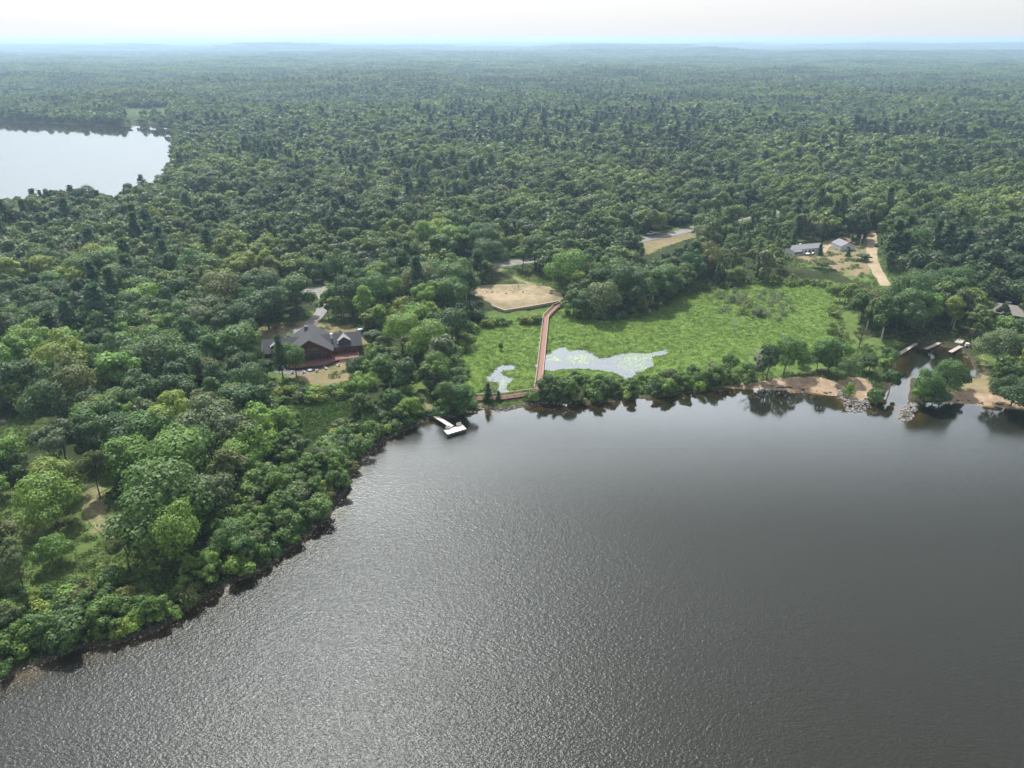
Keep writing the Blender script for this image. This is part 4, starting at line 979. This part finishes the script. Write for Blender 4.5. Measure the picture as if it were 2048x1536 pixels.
Ht[con] *= 1.12; Ht[young] = rng.uniform(8, 10.5, young.sum())
con &= ~tiny; Rr = Ht*.39; alive = np.zeros(n_, bool); todo = np.ones(n_, bool)
for f in (1, .8, .62, .45):
    i = np.where(todo)[0]
    hit = open_hit(X[i], Y[i], Z[i], Ht[i]*f, Rr[i]*f)
    g = i[~hit]; alive[g] = True; Ht[g] *= f; Rr[g] *= f; todo[g] = False
X, Y, Z, Ht, Rr, con, young, rnd, WD, strip = [a[alive] for a in (X, Y, Z, Ht, Rr, con, young, rnd, WD, strip)]
small = Ht < 5.0
dist3 = np.sqrt(X**2+Y**2+(CAM_H-Z)**2); show = Ht/dist3
ang = proj(X, Y, Z+Ht*.5)
inframe = (ang[0] > -40) & (ang[0] < 2088) & (ang[1] < 1560)
def top(mask, n):
    i = np.where(mask & inframe)[0]; return i[np.argsort(-show[i])[:n]]
isb = ~con & ~small
T1 = top(isb, 300-sum(1 for h in HAND if h[4] == 'broadleaf_tree')); show[young] *= 2; T2 = top(con & ~small, 190)
# ---- labels that single each tree out: colour, landmark, side and rank
LAND = [('log lodge', 625, 705), ('T-shaped lake dock', 900, 850), ('boardwalk upper end', 1110, 612), ('sand lot', 1020, 600), ('large marsh pond', 1200, 720),
        ('long white house', 1603, 508), ('boat basin', 1870, 700), ('sandy beach', 1600, 770), ('curved dirt track', 195, 1035), ('dark wet meadow', 665, 845),
        ('left meadow', 130, 1160), ('brown cabin', 2012, 625), ('small left clearing', 40, 875), ('stony left shore bend', 500, 1154), ('driveway fork', 640, 590),
        ('lone dark pine', 1772, 545), ('big marsh corner tree', 1205, 635), ('lower left lake corner', 40, 1350), ('small marsh pond', 1010, 760)]
LG = [(a, *unp(b, c), b, c) for a, b, c in LAND]
ORD = lambda k: ['nearest', 'second nearest', 'third nearest', 'fourth nearest', 'fifth nearest', 'sixth nearest', 'seventh nearest', 'eighth nearest', 'ninth nearest', 'tenth nearest'][k] if k < 10 else f'{k+1}th nearest' if (k+1) % 10 not in (1, 2, 3) or (k+1) in (11, 12, 13) else f"{k+1}{['st','nd','rd'][(k+1)%10-1]} nearest"
cols = ['bright green', 'mid green', 'dark green', 'grey green', 'olive', 'yellow green', 'blue green']
def colour_of(x, y, r, conif, zb=False):
    if conif: return 'dark green' if r.random() < .7 else 'blue green'
    s = float(fbm(np.array([x/40.]), np.array([y/40.]), 2, 60)[0])+r.uniform(-.28, .28)
    near = 1 if y < 210 else 0
    if r.random() < .10: return 'grey green'
    if r.random() < .08: return 'olive'
    if zb: return r.choices(['bright green', 'mid green', 'yellow green', 'dark green', 'olive'], [34, 38, 11, 12, 5])[0]
    if s > .80: return 'yellow green'
    if s > (.58 if near else .64): return 'bright green'
    if s > .36: return 'mid green'
    return 'dark green'
def label_all(items, noun):
    """items: list of (x, y, colour) -> labels"""
    cells = {}
    for i, (x, y, c) in enumerate(items):
        a = min(LG, key=lambda g: (g[1]-x)**2+(g[2]-y)**2); dx, dy = x-a[1], y-a[2]
        side = ('right of' if dx > 0 else 'left of') if abs(dx) > abs(dy) else ('behind' if dy > 0 else 'in front of')
        cells.setdefault((c, side, a[0]), []).append((math.hypot(dx, dy), i))
    out = [None]*len(items)
    for (c, side, a), L in cells.items():
        L.sort()
        for k, (_, i) in enumerate(L):
            out[i] = (f'only {c} {noun} {side} the {a}' if len(L) == 1 else f'{ORD(k)} {c} {noun} {side} the {a}')
    return out
rr = random.Random(11)
for idx, kd, noun, grp in ((T1, 'broadleaf_tree', 'leafy tree', 'leafy trees of the nearer woodland'), (T2, 'conifer_tree', 'conifer', 'conifers among the leafy trees')):
    it = [(X[i], Y[i], 'mid green' if young[i] and rr.random() < .85 else colour_of(X[i], Y[i], rr, kd != 'broadleaf_tree', Ht[i] < 8.7 and Y[i] < 240)) for i in idx]; labs = label_all(it, noun)
    for (x, y, c), lb, i in zip(it, labs, idx):
        pr = None
        if kd == 'conifer_tree': pr = 2 if young[i] else rr.choice([0, 0, 0, 1])
        elif strip[i]: pr = rr.choice([0, 3, 3, 6, 7])
        plant(kd, float(x), float(y), float(Ht[i]), c, pr, None, lb, grp)
used = np.zeros(len(X), bool); used[T1] = True; used[T2] = True
# ---- the rest of the wood as masses
def proto_col(name, meshes):
    c = bpy.data.collections.new(name)
    for k, me in enumerate(meshes):
        o = bpy.data.objects.new(f'{name}_{chr(97+k)}', me); c.objects.link(o)
    return c
def joined(crown, trunk, mc, mt, name):
    V, F = crown; me = npmesh(name, V, F); me.materials.append(mc)
    if trunk:
        bm = bmesh.new(); bm.from_mesh(me); t = bpy.data.meshes.new('t'); t.from_pydata(trunk.v, [], trunk.f); n0 = len(bm.faces); bm.from_mesh(t)
        bm.faces.ensure_lookup_table()
        for f in bm.faces[n0:]: f.material_index = 1
        bm.to_mesh(me); bm.free(); me.materials.append(mt)
    return me
def mass(name, P, rot, scl, idx, coll, label, cat, parent=None, kind='stuff'):
    me = bpy.data.meshes.new(name); n = len(P); me.vertices.add(n); me.vertices.foreach_set('co', np.asarray(P, np.float32).ravel())
    for a, t, v in (('rot', 'FLOAT_VECTOR', rot), ('scl', 'FLOAT_VECTOR', scl)):
        at = me.attributes.new(a, t, 'POINT'); at.data.foreach_set('vector', np.asarray(v, np.float32).ravel())
    at = me.attributes.new('pick', 'INT', 'POINT'); at.data.foreach_set('value', np.asarray(idx, np.int32))
    me.update(); o = link(name, me)
    g = bpy.data.node_groups.new(name, 'GeometryNodeTree'); g.interface.new_socket('Geometry', in_out='INPUT', socket_type='NodeSocketGeometry'); g.interface.new_socket('Geometry', in_out='OUTPUT', socket_type='NodeSocketGeometry')
    gi = g.nodes.new('NodeGroupInput'); go = g.nodes.new('NodeGroupOutput'); ip = g.nodes.new('GeometryNodeInstanceOnPoints'); ci = g.nodes.new('GeometryNodeCollectionInfo')
    ci.inputs['Collection'].default_value = coll; ci.inputs['Separate Children'].default_value = True; ci.inputs['Reset Children'].default_value = True
    def na(nm_, ty):
        q = g.nodes.new('GeometryNodeInputNamedAttribute'); q.data_type = ty; q.inputs['Name'].default_value = nm_; return q.outputs[0]
    L = g.links; L.new(gi.outputs[0], ip.inputs['Points']); L.new(ci.outputs[0], ip.inputs['Instance']); ip.inputs['Pick Instance'].default_value = True
    L.new(na('pick', 'INT'), ip.inputs['Instance Index']); L.new(na('rot', 'FLOAT_VECTOR'), ip.inputs['Rotation']); L.new(na('scl', 'FLOAT_VECTOR'), ip.inputs['Scale']); L.new(ip.outputs[0], go.inputs[0])
    md = o.modifiers.new('scatter', 'NODES'); md.node_group = g
    return tag(o, label, cat, None, kind)
def tree_protos(name, nq_b, ls_b, nq_c, ls_c, trunks=True, ml=None):
    ml = ml or M_LEAFR
    ms = []
    for k in range(6):
        V, F, cen, rad = crown_mesh('c', 500+k, H0, R0[k], 13 if nq_b > 400 else 9, nq_b, ls_b, SHAPES[k]); ms.append(joined((V, F), trunk_mb(k, H0, R0[k], cen, limbs=4, n=5) if trunks else None, ml, M_BARK, name))
    for k, (kd, R) in enumerate((('pine', 3.9), ('pine', 3.2))):
        V, F = pine_crown(600+k, H0, R, nq_c, ls_c, kd); ms.append(joined((V, F), MB().tube([(0, 0, -.4), (0, 0, H0*.9)], [.22, .06], 5) if trunks else None, M_NEEDR, M_BARK, name))
    return proto_col(name, ms)
def scatter_mass(name, X, Y, Z, Ht, con, coll, label):
    n = len(X); rot = np.zeros((n, 3)); rot[:, 2] = rng.uniform(0, 6.28, n); s = Ht/H0
    scl = np.stack([s*rng.uniform(1.0, 1.32, n)]*2+[s], 1); pick = np.where(con, 6+rng.integers(0, 2, n), rng.integers(0, 6, n))
    mass(name, np.stack([X, Y, Z-.2], 1), rot, scl, pick, coll, label, 'wood')
rest = ~used; dd_ = np.hypot(X, Y)
midc = tree_protos('mid_tree', 1100, 1.05, 900, 1.1); lowc = tree_protos('low_tree', 330, 2.0, 260, 1.9, False)
m1 = rest & (dd_ < 620); m2 = rest & ~m1
mt_ = m1 & (Ht < 9.0) & (Y < 245); m1 &= ~mt_
scatter_mass('shore_thicket', X[mt_], Y[mt_], Z[mt_], Ht[mt_], np.zeros(mt_.sum(), bool), tree_protos('thicket_tree', 1500, .85, 200, 1.1, True, M_LEAFB), 'bright thicket of small trees growing along the near lake shore')
scatter_mass('woodland', X[m1], Y[m1], Z[m1], Ht[m1], con[m1], midc, 'dense mixed green woodland behind the lodge, marsh and road')
scatter_mass('distant_woodland', X[m2], Y[m2], Z[m2], Ht[m2], con[m2], lowc, 'distant woodland canopy rolling up to the far lake')
X2, Y2 = jgrid(-2200, 2200, 500, 2700, 7.6); k = inview(X2, Y2, 1000, 2600, .04); X2, Y2 = X2[k], Y2[k]; W2 = wdist(X2, Y2); k = (W2 > 4) & (sdf(FMARSH, X2, Y2) < 0)
X2, Y2 = X2[k], Y2[k]; Z2 = Hgt(X2, Y2, W2[k]); H2 = rng.uniform(9, 16, len(X2))*(.7+.6*fbm(X2/150, Y2/150, 3, 41)); c2 = ((fbm(X2/120, Y2/120, 2, 51) > .68) & (rng.random(len(X2)) < .25)) | (rng.random(len(X2)) < .02)
k = ~open_hit(X2, Y2, Z2, H2, H2*.3, True); vlow = tree_protos('sparse_tree', 120, 3.2, 90, 2.9, False)
scatter_mass('distant_woodland', X2[k], Y2[k], Z2[k], H2[k], c2[k], vlow, 'hazy woodland canopy beyond the far lake')
# far patches
pm_ = []
for q in range(4):
    r = np.random.default_rng(900+q); n = 230; cx = r.uniform(-65, 65, n); cy_ = r.uniform(-65, 65, n); hh = r.uniform(8, 16, n); C = []; Nn = []
    for a, b, h in zip(cx, cy_, hh):
        d = r.normal(size=(16, 3)); d[:, 2] = np.abs(d[:, 2])*.9-.1; d /= np.linalg.norm(d, axis=1)[:, None]; C.append(np.stack([a+d[:, 0]*4.2, b+d[:, 1]*4.2, h*.66+d[:, 2]*h*.34], 1)); Nn.append(d+r.normal(size=d.shape)*.3)
    C = np.vstack(C); Nn = np.vstack(Nn); V = quads(C, Nn, r.uniform(3.2, 6, len(C)), r, 1.); me = npmesh('far_patch', V, np.arange(len(V)).reshape(-1, 4)); me.materials.append(M_LEAFP); pm_.append(me)
pc_ = proto_col('far_patch', pm_)
PX, PY, PS = [], [], []
for r0, r1, s in ((2560, 7000, 112), (7000, 23500, 230)):
    a, b = jgrid(-17000, 17000, 1500, 23600, s, .1); k = inview(a, b, r0, r1, .04); PX.append(a[k]); PY.append(b[k]); PS.append(np.full(k.sum(), s/112))
PX, PY, PS = map(np.concatenate, (PX, PY, PS)); pwd = wdist(PX, PY); k = pwd > 40; PX, PY, PS = PX[k], PY[k], PS[k]; n = len(PX)
rot = np.zeros((n, 3)); rot[:, 2] = rng.uniform(0, 6.28, n)
mass('far_woodland', np.stack([PX, PY, Hgt(PX, PY)-1.5], 1), rot, np.stack([PS*1.05, PS*1.05, .85+.25*rng.random(n)], 1), rng.integers(0, 4, n), pc_, 'far forest fading to blue haze along the horizon', 'wood')
# ---- shrubs
SHZ = [G(p) for p in (
 [(-60,1390),(0,1352),(151,1292),(290,1265),(300,1225),(240,1180),(120,1200),(-60,1240)],
 [(645,900),(700,858),(790,845),(860,835),(850,862),(791,872),(742,906),(703,957),(690,985),(640,960)],
 [(500,775),(560,785),(640,800),(705,795),(735,808),(700,815),(600,822),(520,812)],
 [(920,640),(950,640),(985,646),(1040,644),(1083,640),(1081,648),(985,656),(945,670),(930,720),(912,690)],
 [(1110,620),(1150,640),(1240,646),(1300,632),(1350,602),(1400,586),(1500,572),(1640,576),(1680,600),(1660,570),(1580,560),(1430,565),(1330,590),(1280,618),(1150,632)],
 [(1655,620),(1680,620),(1705,690),(1740,700),(1700,712),(1670,690)],
 [(590,700),(590,690),(560,690)],
 [(1056,800),(1110,790),(1470,760),(1500,770),(1400,786),(1200,806),(1060,812)],
 [(860,838),(880,815),(950,805),(954,822),(894,834)])]
GREY = G([(1415,600),(1440,584),(1500,580),(1570,592),(1600,625),(1560,645),(1480,640),(1420,628)])
XS, YS = jgrid(-150, 250, 60, 480, 2.7); WS = wdist(XS, YS); lk = -sdf(LAKE, XS, YS)
z_ = np.full(XS.shape, -99.)
for q in SHZ: z_ = np.maximum(z_, sdf(q, XS, YS))
grey = sdf(GREY, XS, YS) > 0
pxs, pys, _ = proj(XS, YS, 0)
band = (lk > .6) & (lk < 5) & (pxs < 950) & (rng.random(len(XS)) < .75)
ok = ((z_ > 0) | (grey & (rng.random(len(XS)) < .36)) | band) & (WS > .5)
for pl in BW, BW2: ok &= pdist(pl, XS, YS) > 2.0
for tr in TRACKS: ok &= pdist(tr, XS, YS) > 1.6
ok &= sdf(LAWNS[2], XS, YS) < -.5
ok &= pdist([unp(861, 826), unp(850, 812), unp(838, 795)], XS, YS) > 2.0
XS, YS, WS, grey = XS[ok], YS[ok], WS[ok], grey[ok]; ZS = Hgt(XS, YS, WS); HS = rng.uniform(1.6, 4.0, len(XS)); HS[grey] = rng.uniform(1.4, 3.0, grey.sum())
HS[(YS > 195) & (XS > 20) & ~grey] *= .8
shw = HS/np.sqrt(XS**2+YS**2+1e4); q_ = proj(XS, YS, ZS); inf = (q_[0] > -20) & (q_[0] < 2068) & (q_[1] < 1550)
i_ = np.where(inf)[0]; ti = i_[np.argsort(-shw[i_])[:290]]
it = []
for i in ti:
    c = ('grey green' if grey[i] and rr.random() < .8 else rr.choice(['bright green', 'mid green', 'mid green', 'olive', 'yellow green', 'dark green'])); it.append((XS[i], YS[i], c))
for (x, y, c), lb, i in zip(it, label_all(it, 'bush'), ti): plant('shrub', float(x), float(y), float(HS[i]), c, None, None, lb, 'bushes along the shore and the marsh edge')
us = np.ones(len(XS), bool); us[ti] = False
sm_ = []
for k in range(4):
    V, F, cen, rad = crown_mesh('s', 320+k, 3.0, 1.9, 10, 260, .62, 'shrub'); sm_.append(joined((V, F), None, M_LEAFR, None, 'bush'))
V, F, cen, rad = crown_mesh('s', 333, 3.0, 1.7, 10, 260, .4, 'shrub'); sm_.append(joined((V, F), None, M_STRAW, None, 'bush'))
sc_ = proto_col('bush', sm_); n = us.sum(); rot = np.zeros((n, 3)); rot[:, 2] = rng.uniform(0, 6.28, n); s = HS[us]/3
mass('undergrowth', np.stack([XS[us], YS[us], ZS[us]-.1], 1), rot, np.stack([s, s, s], 1), np.where(grey[us], 4, rng.integers(0, 4, n)), sc_, 'low bushes along the far edge of the marsh', 'bushes')
# ---- marsh and meadow plants
def tuft(seed, R, h, n, ls, mat):
    r = np.random.default_rng(seed); a = r.uniform(0, 6.28, n); q = R*np.sqrt(r.random(n)); C = np.stack([np.cos(a)*q, np.sin(a)*q, r.uniform(.2, 1, n)*h*(1-.5*(q/R)**2)], 1)
    V = quads(C, np.stack([np.cos(a)*.7, np.sin(a)*.7, np.full(n, .9)], 1)+r.normal(size=(n, 3))*.35, ls*r.uniform(.6, 1.3, n), r); me = npmesh('tuft', V, np.arange(len(V)).reshape(-1, 4)); me.materials.append(mat); return me
def herb_mat(name, st, sc=.05, rv=.35):
    m, n, l = nm(name); o = N(n, 'ShaderNodeOutputMaterial'); oi = N(n, 'ShaderNodeObjectInfo'); big = noise(n, l, sc, 4, .6, oi.outputs['Location'])
    f = mth(n, l, 'ADD', mth(n, l, 'MULTIPLY', oi.outputs['Random'], rv), mth(n, l, 'ADD', mth(n, l, 'MULTIPLY', mth(n, l, 'SUBTRACT', big.outputs[0], .5), 2.2), .32))
    r = ramp(n, st); l.new(f, r.inputs[0]); p = N(n, 'ShaderNodeBsdfPrincipled'); p.inputs['Roughness'].default_value = .6; p.inputs['Specular IOR Level'].default_value = .25; l.new(r.outputs[0], p.inputs['Base Color'])
    t = N(n, 'ShaderNodeBsdfTranslucent'); l.new(r.outputs[0], t.inputs[0]); mx = N(n, 'ShaderNodeMixShader'); mx.inputs[0].default_value = .35; l.new(p.outputs[0], mx.inputs[1]); l.new(t.outputs[0], mx.inputs[2]); l.new(mx.outputs[0], o.inputs[0]); return m
M_SEDGE = herb_mat('sedge', [(0, (.095, .165, .038)), (.3, (.135, .215, .045)), (.6, (.165, .245, .05)), (.82, (.20, .245, .065)), (1, (.20, .21, .08))], .045, .18)
M_WEED = herb_mat('meadow_weeds', [(0, (.06, .11, .025)), (.4, (.10, .16, .04)), (.7, (.15, .19, .06)), (1, (.22, .22, .11))])
tc_ = proto_col('tuft', [tuft(700+k, 1.0, .24, 52, .27, M_SEDGE) for k in range(4)]); wc_ = proto_col('weed', [tuft(720+k, .9, .7, 26, .4, M_WEED) for k in range(4)])
def ground_mass(name, X, Y, coll, label, cat, s0=.6, s1=1.3, sink=.05):
    n = len(X); Z = Hgt(X, Y); rot = np.zeros((n, 3)); rot[:, 2] = rng.uniform(0, 6.28, n); s = rng.uniform(s0, s1, n); zs = s*rng.uniform(.6, 1.4, n)
    mass(name, np.stack([X, Y, Z-sink], 1), rot, np.stack([s, s, zs], 1), rng.integers(0, 4, n), coll, label, cat)
XM, YM = jgrid(-60, 220, 185, 350, .95, .48); k = sdf(MARSH, XM, YM) > .3; XM, YM = XM[k], YM[k]; wm = wdist(XM, YM)
k = (wm > -.1) & (pdist(BW, XM, YM) > 1.5) & (pdist(BW2, XM, YM) > 1.4); ground_mass('marsh_plants', XM[k], YM[k], tc_, 'bright green sedges covering the marsh around the boardwalk', 'marsh plants')
XM, YM = jgrid(-160, 260, 70, 480, 1.25, .48); lw = np.full(XM.shape, -99.); dr_ = np.full(XM.shape, -99.)
for q in LAWNS: lw = np.maximum(lw, sdf(q, XM, YM))
lw = np.maximum(lw, 14-np.abs(-sdf(LAKE, XM, YM)-7)*2.5)
for q in DRY+BEACH+[LOT]: dr_ = np.maximum(dr_, sdf(q, XM, YM))
lodge_clear = np.full(XM.shape, 99.)
for ex, ey, er in EXCL: lodge_clear = np.minimum(lodge_clear, np.hypot(XM-ex, YM-ey)-er*.8)
k = (lw > 0) & (dr_ < .3) & (lodge_clear > 0) & (fbm(XM/6, YM/6, 3, 78) > .33)
for pl in [ROAD, DRIVE, *SROAD, *TRACKS]: k &= pdist(pl, XM, YM) > (4.5 if pl is ROAD else 2.8 if pl is DRIVE or pl in SROAD else 1.2) if not isinstance(pl, np.ndarray) else pdist(pl, XM, YM) > (4.5 if pl is ROAD else 2.9)
k &= wdist(XM, YM) > .6
k &= sdf(G([(1680,625),(1700,622),(1745,680),(1830,690),(1760,700),(1700,680)]), XM, YM) < 0
d2_ = np.maximum(sdf(DRY[0], XM, YM), sdf(DRY[1], XM, YM)); k |= (d2_ > .3) & (lodge_clear > 0) & (fbm(XM/4, YM/4, 3, 81) > .60) & (wdist(XM, YM) > 1) & (pdist(SROAD[0], XM, YM) > 3.5) & (pdist(DRIVE, XM, YM) > 3.2) & (pdist(SROAD[1], XM, YM) > 3.5)
ground_mass('meadow_plants', XM[k], YM[k], wc_, 'weeds and tall grass on the meadows and banks', 'weeds', .5, 1.4)
# sparse tufts on the sand lot
XL, YL = jgrid(-30, 60, 290, 350, 2.2, .48); k = (sdf(LOT, XL, YL) > .5) & (fbm(XL/5, YL/5, 2, 79) > .50); ground_mass('sand_lot_tufts', XL[k], YL[k], wc_, 'scattered green tufts growing on the sand lot', 'tufts', .3, .9, 0)
# wet meadow reeds
XW, YW = jgrid(-120, 0, 150, 230, .9, .48); k = sdf(WET, XW, YW) > 0
M_REED = herb_mat('reeds', [(0, (.035, .085, .012)), (1, (.075, .145, .02))]); rc_ = proto_col('reed', [tuft(740+k, .8, 1.0, 24, .4, M_REED) for k in range(4)])
ground_mass('meadow_reeds', XW[k], YW[k], rc_, 'dark green reeds of the wet hollow left of the dock', 'reeds')
# lily leaves
r = np.random.default_rng(77); V = []; F = []
for (px, py), rx, ry, n in (((1108,718), 3.0, 2.0, 90), ((1162,719), 5.2, 4.2, 240), ((1262,728), 6, 6, 220), ((1290,716), 8, 3.6, 200), ((1000,768), 3.5, 3.5, 70)):
    cx, cyy = unp(px, py)
    for _ in range(n):
        a = r.uniform(0, 6.28); q = r.random()**.6; x = cx+math.cos(a)*rx*q; y = cyy+math.sin(a)*ry*q
        if wdist(np.array([x]), np.array([y]))[0] > -.3: continue
        s = r.uniform(.18, .36); b = len(V); t0 = r.uniform(0, 6.28)
        for k in range(6): V.append((x+math.cos(t0+k*1.047)*s, y+math.sin(t0+k*1.047)*s, .045+.012*r.random()))
        F.append([b+k for k in range(6)])
o = link('lily_pads', npmesh('lily_pads', V, np.array(F)), None, (M_LILY,)); tag(o, 'pale lily pads floating on the marsh ponds', 'lily pads', None, 'stuff')
# ---- bare and dead trees
def bare_tree(px, yt, yb, label, mat=M_BIRCH, seed=0, dense=26):
    x, y = unp(px, yb); z = H1(x, y); lo, hi = .5, 30.
    for _ in range(30):
        md = (lo+hi)/2
        if proj(x, y, z+md)[1] > yt: lo = md
        else: hi = md
    H = lo; q = random.Random(seed); r = empty('dead_tree', (x, y, z-.2), 0, label, 'tree')
    MB().tube([(0, 0, 0), (.02*H, 0, H*.5), (.05*H, .02*H, H)], [H*.022, H*.015, H*.004], 7).build('trunk', mat, r)
    b = MB()
    for k in range(dense):
        t = q.uniform(.25, .93); a = q.uniform(0, 6.28); L = H*(1-t)*.55+.6; p0 = (.04*H*t, .01*H, H*t); p1 = (p0[0]+math.cos(a)*L*.6, p0[1]+math.sin(a)*L*.6, p0[2]+L*.45); p2 = (p0[0]+math.cos(a)*L, p0[1]+math.sin(a)*L, p0[2]+L*.9)
        b.tube([p0, p1, p2], [H*.007, H*.005, H*.002], 4)
        a2 = a+q.uniform(-.9, .9); b.tube([p1, (p1[0]+math.cos(a2)*L*.5, p1[1]+math.sin(a2)*L*.5, p1[2]+L*.3)], [H*.004, H*.0015], 3)
    b.build('branches', mat, r)
bare_tree(1717, 652, 697, 'small bare tree alone on the green lawn left of the basin', M_BARK, 1, 60)
bare_tree(1295, 408, 462, 'white dead tree rising above the forest left of the pickup truck', M_BIRCH, 2)
bare_tree(1506, 694, 762, 'white dead birch in the shore strip left of the beach', M_BIRCH, 3)
bare_tree(982, 756, 800, 'thin white dead tree beside the small dark spruce', M_BIRCH, 4, 12)
bare_tree(1467, 640, 668, 'thin bare sapling standing alone in the open marsh', M_BIRCH, 5, 12)
bare_tree(1735, 590, 640, 'bare grey sapling at the lawn corner above the basin', M_BARK, 6, 14)
bare_tree(662, 868, 935, 'white bare birch in the brush below the dark wet meadow', M_BIRCH, 7, 12)
# ---- rocks
RK = []
for k in range(4):
    bm = bmesh.new(); bmesh.ops.create_icosphere(bm, subdivisions=2, radius=1); q = random.Random(k+40); ax = [Vector((q.gauss(0, 1), q.gauss(0, 1), q.gauss(0, 1))).normalized() for _ in range(9)]
    for v in bm.verts:
        d = v.co.normalized(); s = 1.0
        for a in ax:
            t = d.dot(a)
            if t > .62: s = min(s, .66/t+.06)
        v.co = d*s; v.co.z *= .68
    me = bpy.data.meshes.new('rock'); bm.to_mesh(me); bm.free(); me.materials.append(M_ROCK if k % 2 else M_ROCKL); RK.append(me)
rocks = []
def seglist(i0, i1): return [unp(a, b) for a, b in SHORE[i0:i1+1]]
def along(pl, step, off0, off1, s0, s1, zone):
    C = resample(pl, step); T = np.gradient(C, axis=0); T /= np.linalg.norm(T, axis=1)[:, None]+1e-9; Nn = np.stack([-T[:, 1], T[:, 0]], 1)
    for c, n_ in zip(C, Nn):
        o_ = rng.uniform(off0, off1); s = rng.uniform(s0, s1)*rng.uniform(.4, .8); rocks.append((c[0]+n_[0]*o_+rng.normal()*.2, c[1]+n_[1]*o_+rng.normal()*.2, s, zone))
ixs = {p: i for i, p in enumerate(SHORE)}
i_dock = ixs[(839,848)]; i_wk = ixs[(954,823)]; i_mid = ixs[(1470,776)]; i_c = ixs[(1083,810)]
for st_, s1_ in ((.8, .5), (.65, .34), (1.3, .8)): along(seglist(2, i_dock), st_, -.7, 1.0, .14, s1_, 0)
for st_ in (.8, .6): along(seglist(i_dock, i_wk), st_, -.5, .9, .14, .4, 1)
for st_ in (.55, .5, .5, .6): along(seglist(i_wk+1, i_c+1), st_, -.7, 1.8, .18, .5, 2)
for st_ in (.9, 1.2): along(seglist(i_c+1, i_mid-1), st_, -.3, 1.0, .14, .4, 3)
def pile(pts, n, s0, s1, zone):
    q = G(pts); x0, y0 = q.min(0); x1, y1 = q.max(0); k = 0
    while k < n:
        x, y = rng.uniform(x0, x1), rng.uniform(y0, y1)
        if sdf(q, np.array([x]), np.array([y]))[0] > 0: rocks.append((x, y, rng.uniform(s0, s1)*.62, zone)); k += 1
pile([(1672,777),(1682,778),(1692,800),(1712,808),(1732,800),(1740,808),(1735,818),(1714,826),(1692,821),(1684,806),(1674,795)], 330, .3, .75, 4)
pile([(1812,810),(1838,808),(1834,822),(1822,841),(1808,845),(1797,842),(1803,820)], 300, .3, .7, 5)
pile([(1828,683),(1850,681),(1874,682),(1872,689),(1850,690),(1830,689)], 46, .25, .6, 6)
pile([(1921,757),(1960,750),(1964,757),(1925,767)], 40, .3, .7, 7)
pile([(1870,679),(1900,672),(1911,676),(1890,686)], 22, .25, .5, 6)
pile([(0,855),(18,848),(20,858),(0,866)], 12, .5, 1.2, 8)
ZN = ['grey stone at the water edge of the left wooded shore', 'grey stone on the bank beside the T-shaped dock', 'grey stone in the riprap below the red walkway', 'grey stone under the bushes of the middle shore',
      'broken stone in the left jetty at the channel mouth', 'broken stone in the right jetty at the channel mouth', 'pale flat stone on the upper bank of the boat basin', 'pale stone at the lower right bank of the boat basin', 'pale stone in the pile at the far left clearing']
RA = np.array([(a, b, c, d) for a, b, c, d in rocks]); rz = Hgt(RA[:, 0], RA[:, 1]); sz = RA[:, 2]/np.sqrt(RA[:, 0]**2+RA[:, 1]**2+1e4)
pile_h = np.zeros(len(RA))
for zn in (4, 5):
    s_ = RA[:, 3] == zn; c_ = RA[s_, :2].mean(0); d_ = np.hypot(*(RA[s_, :2]-c_).T); pile_h[s_] = np.maximum(0, .75-.09*d_); 
rz = np.maximum(rz, -.35)+pile_h*rng.uniform(.3, 1, len(RA))
qx = proj(RA[:, 0], RA[:, 1], 0); vis = (qx[0] > 0) & (qx[0] < 2048) & (qx[1] < 1536)
ri = np.where(vis)[0]; ri = ri[np.argsort(-sz[ri])[:300]]
for i in ri:
    o = bpy.data.objects.new('rock', RK[i % 4]); COL.objects.link(o); s = RA[i, 2]; o.location = (RA[i, 0], RA[i, 1], rz[i]+s*.12); o.rotation_euler = (rng.uniform(-.3, .3), rng.uniform(-.3, .3), rng.uniform(0, 6.28)); o.scale = (s*1.15, s*.9, s*.85)
    z = int(RA[i, 3]); tag(o, ZN[z], 'rock', ZN[z].replace('stone', 'stones', 1))
us = np.ones(len(RA), bool); us[ri] = False; n = us.sum(); rot = rng.uniform(-.4, .4, (n, 3)); rot[:, 2] = rng.uniform(0, 6.28, n); s = RA[us, 2]
mass('shoreline_rocks', np.stack([RA[us, 0], RA[us, 1], rz[us]+s*.12], 1), rot, np.stack([s*1.15, s*.9, s*.85], 1), rng.integers(0, 4, n), proto_col('stone', RK), 'small stones lining the whole lake shore', 'stones')
for o in COL.objects:
    if len(o.get('label', '').split()) > 16: print('LONG', o['label'])
print('objects', len(bpy.data.objects), 'trees rest', m1.sum(), m2.sum(), len(X2), 'patches', len(PX), 'shrubs', len(XS))
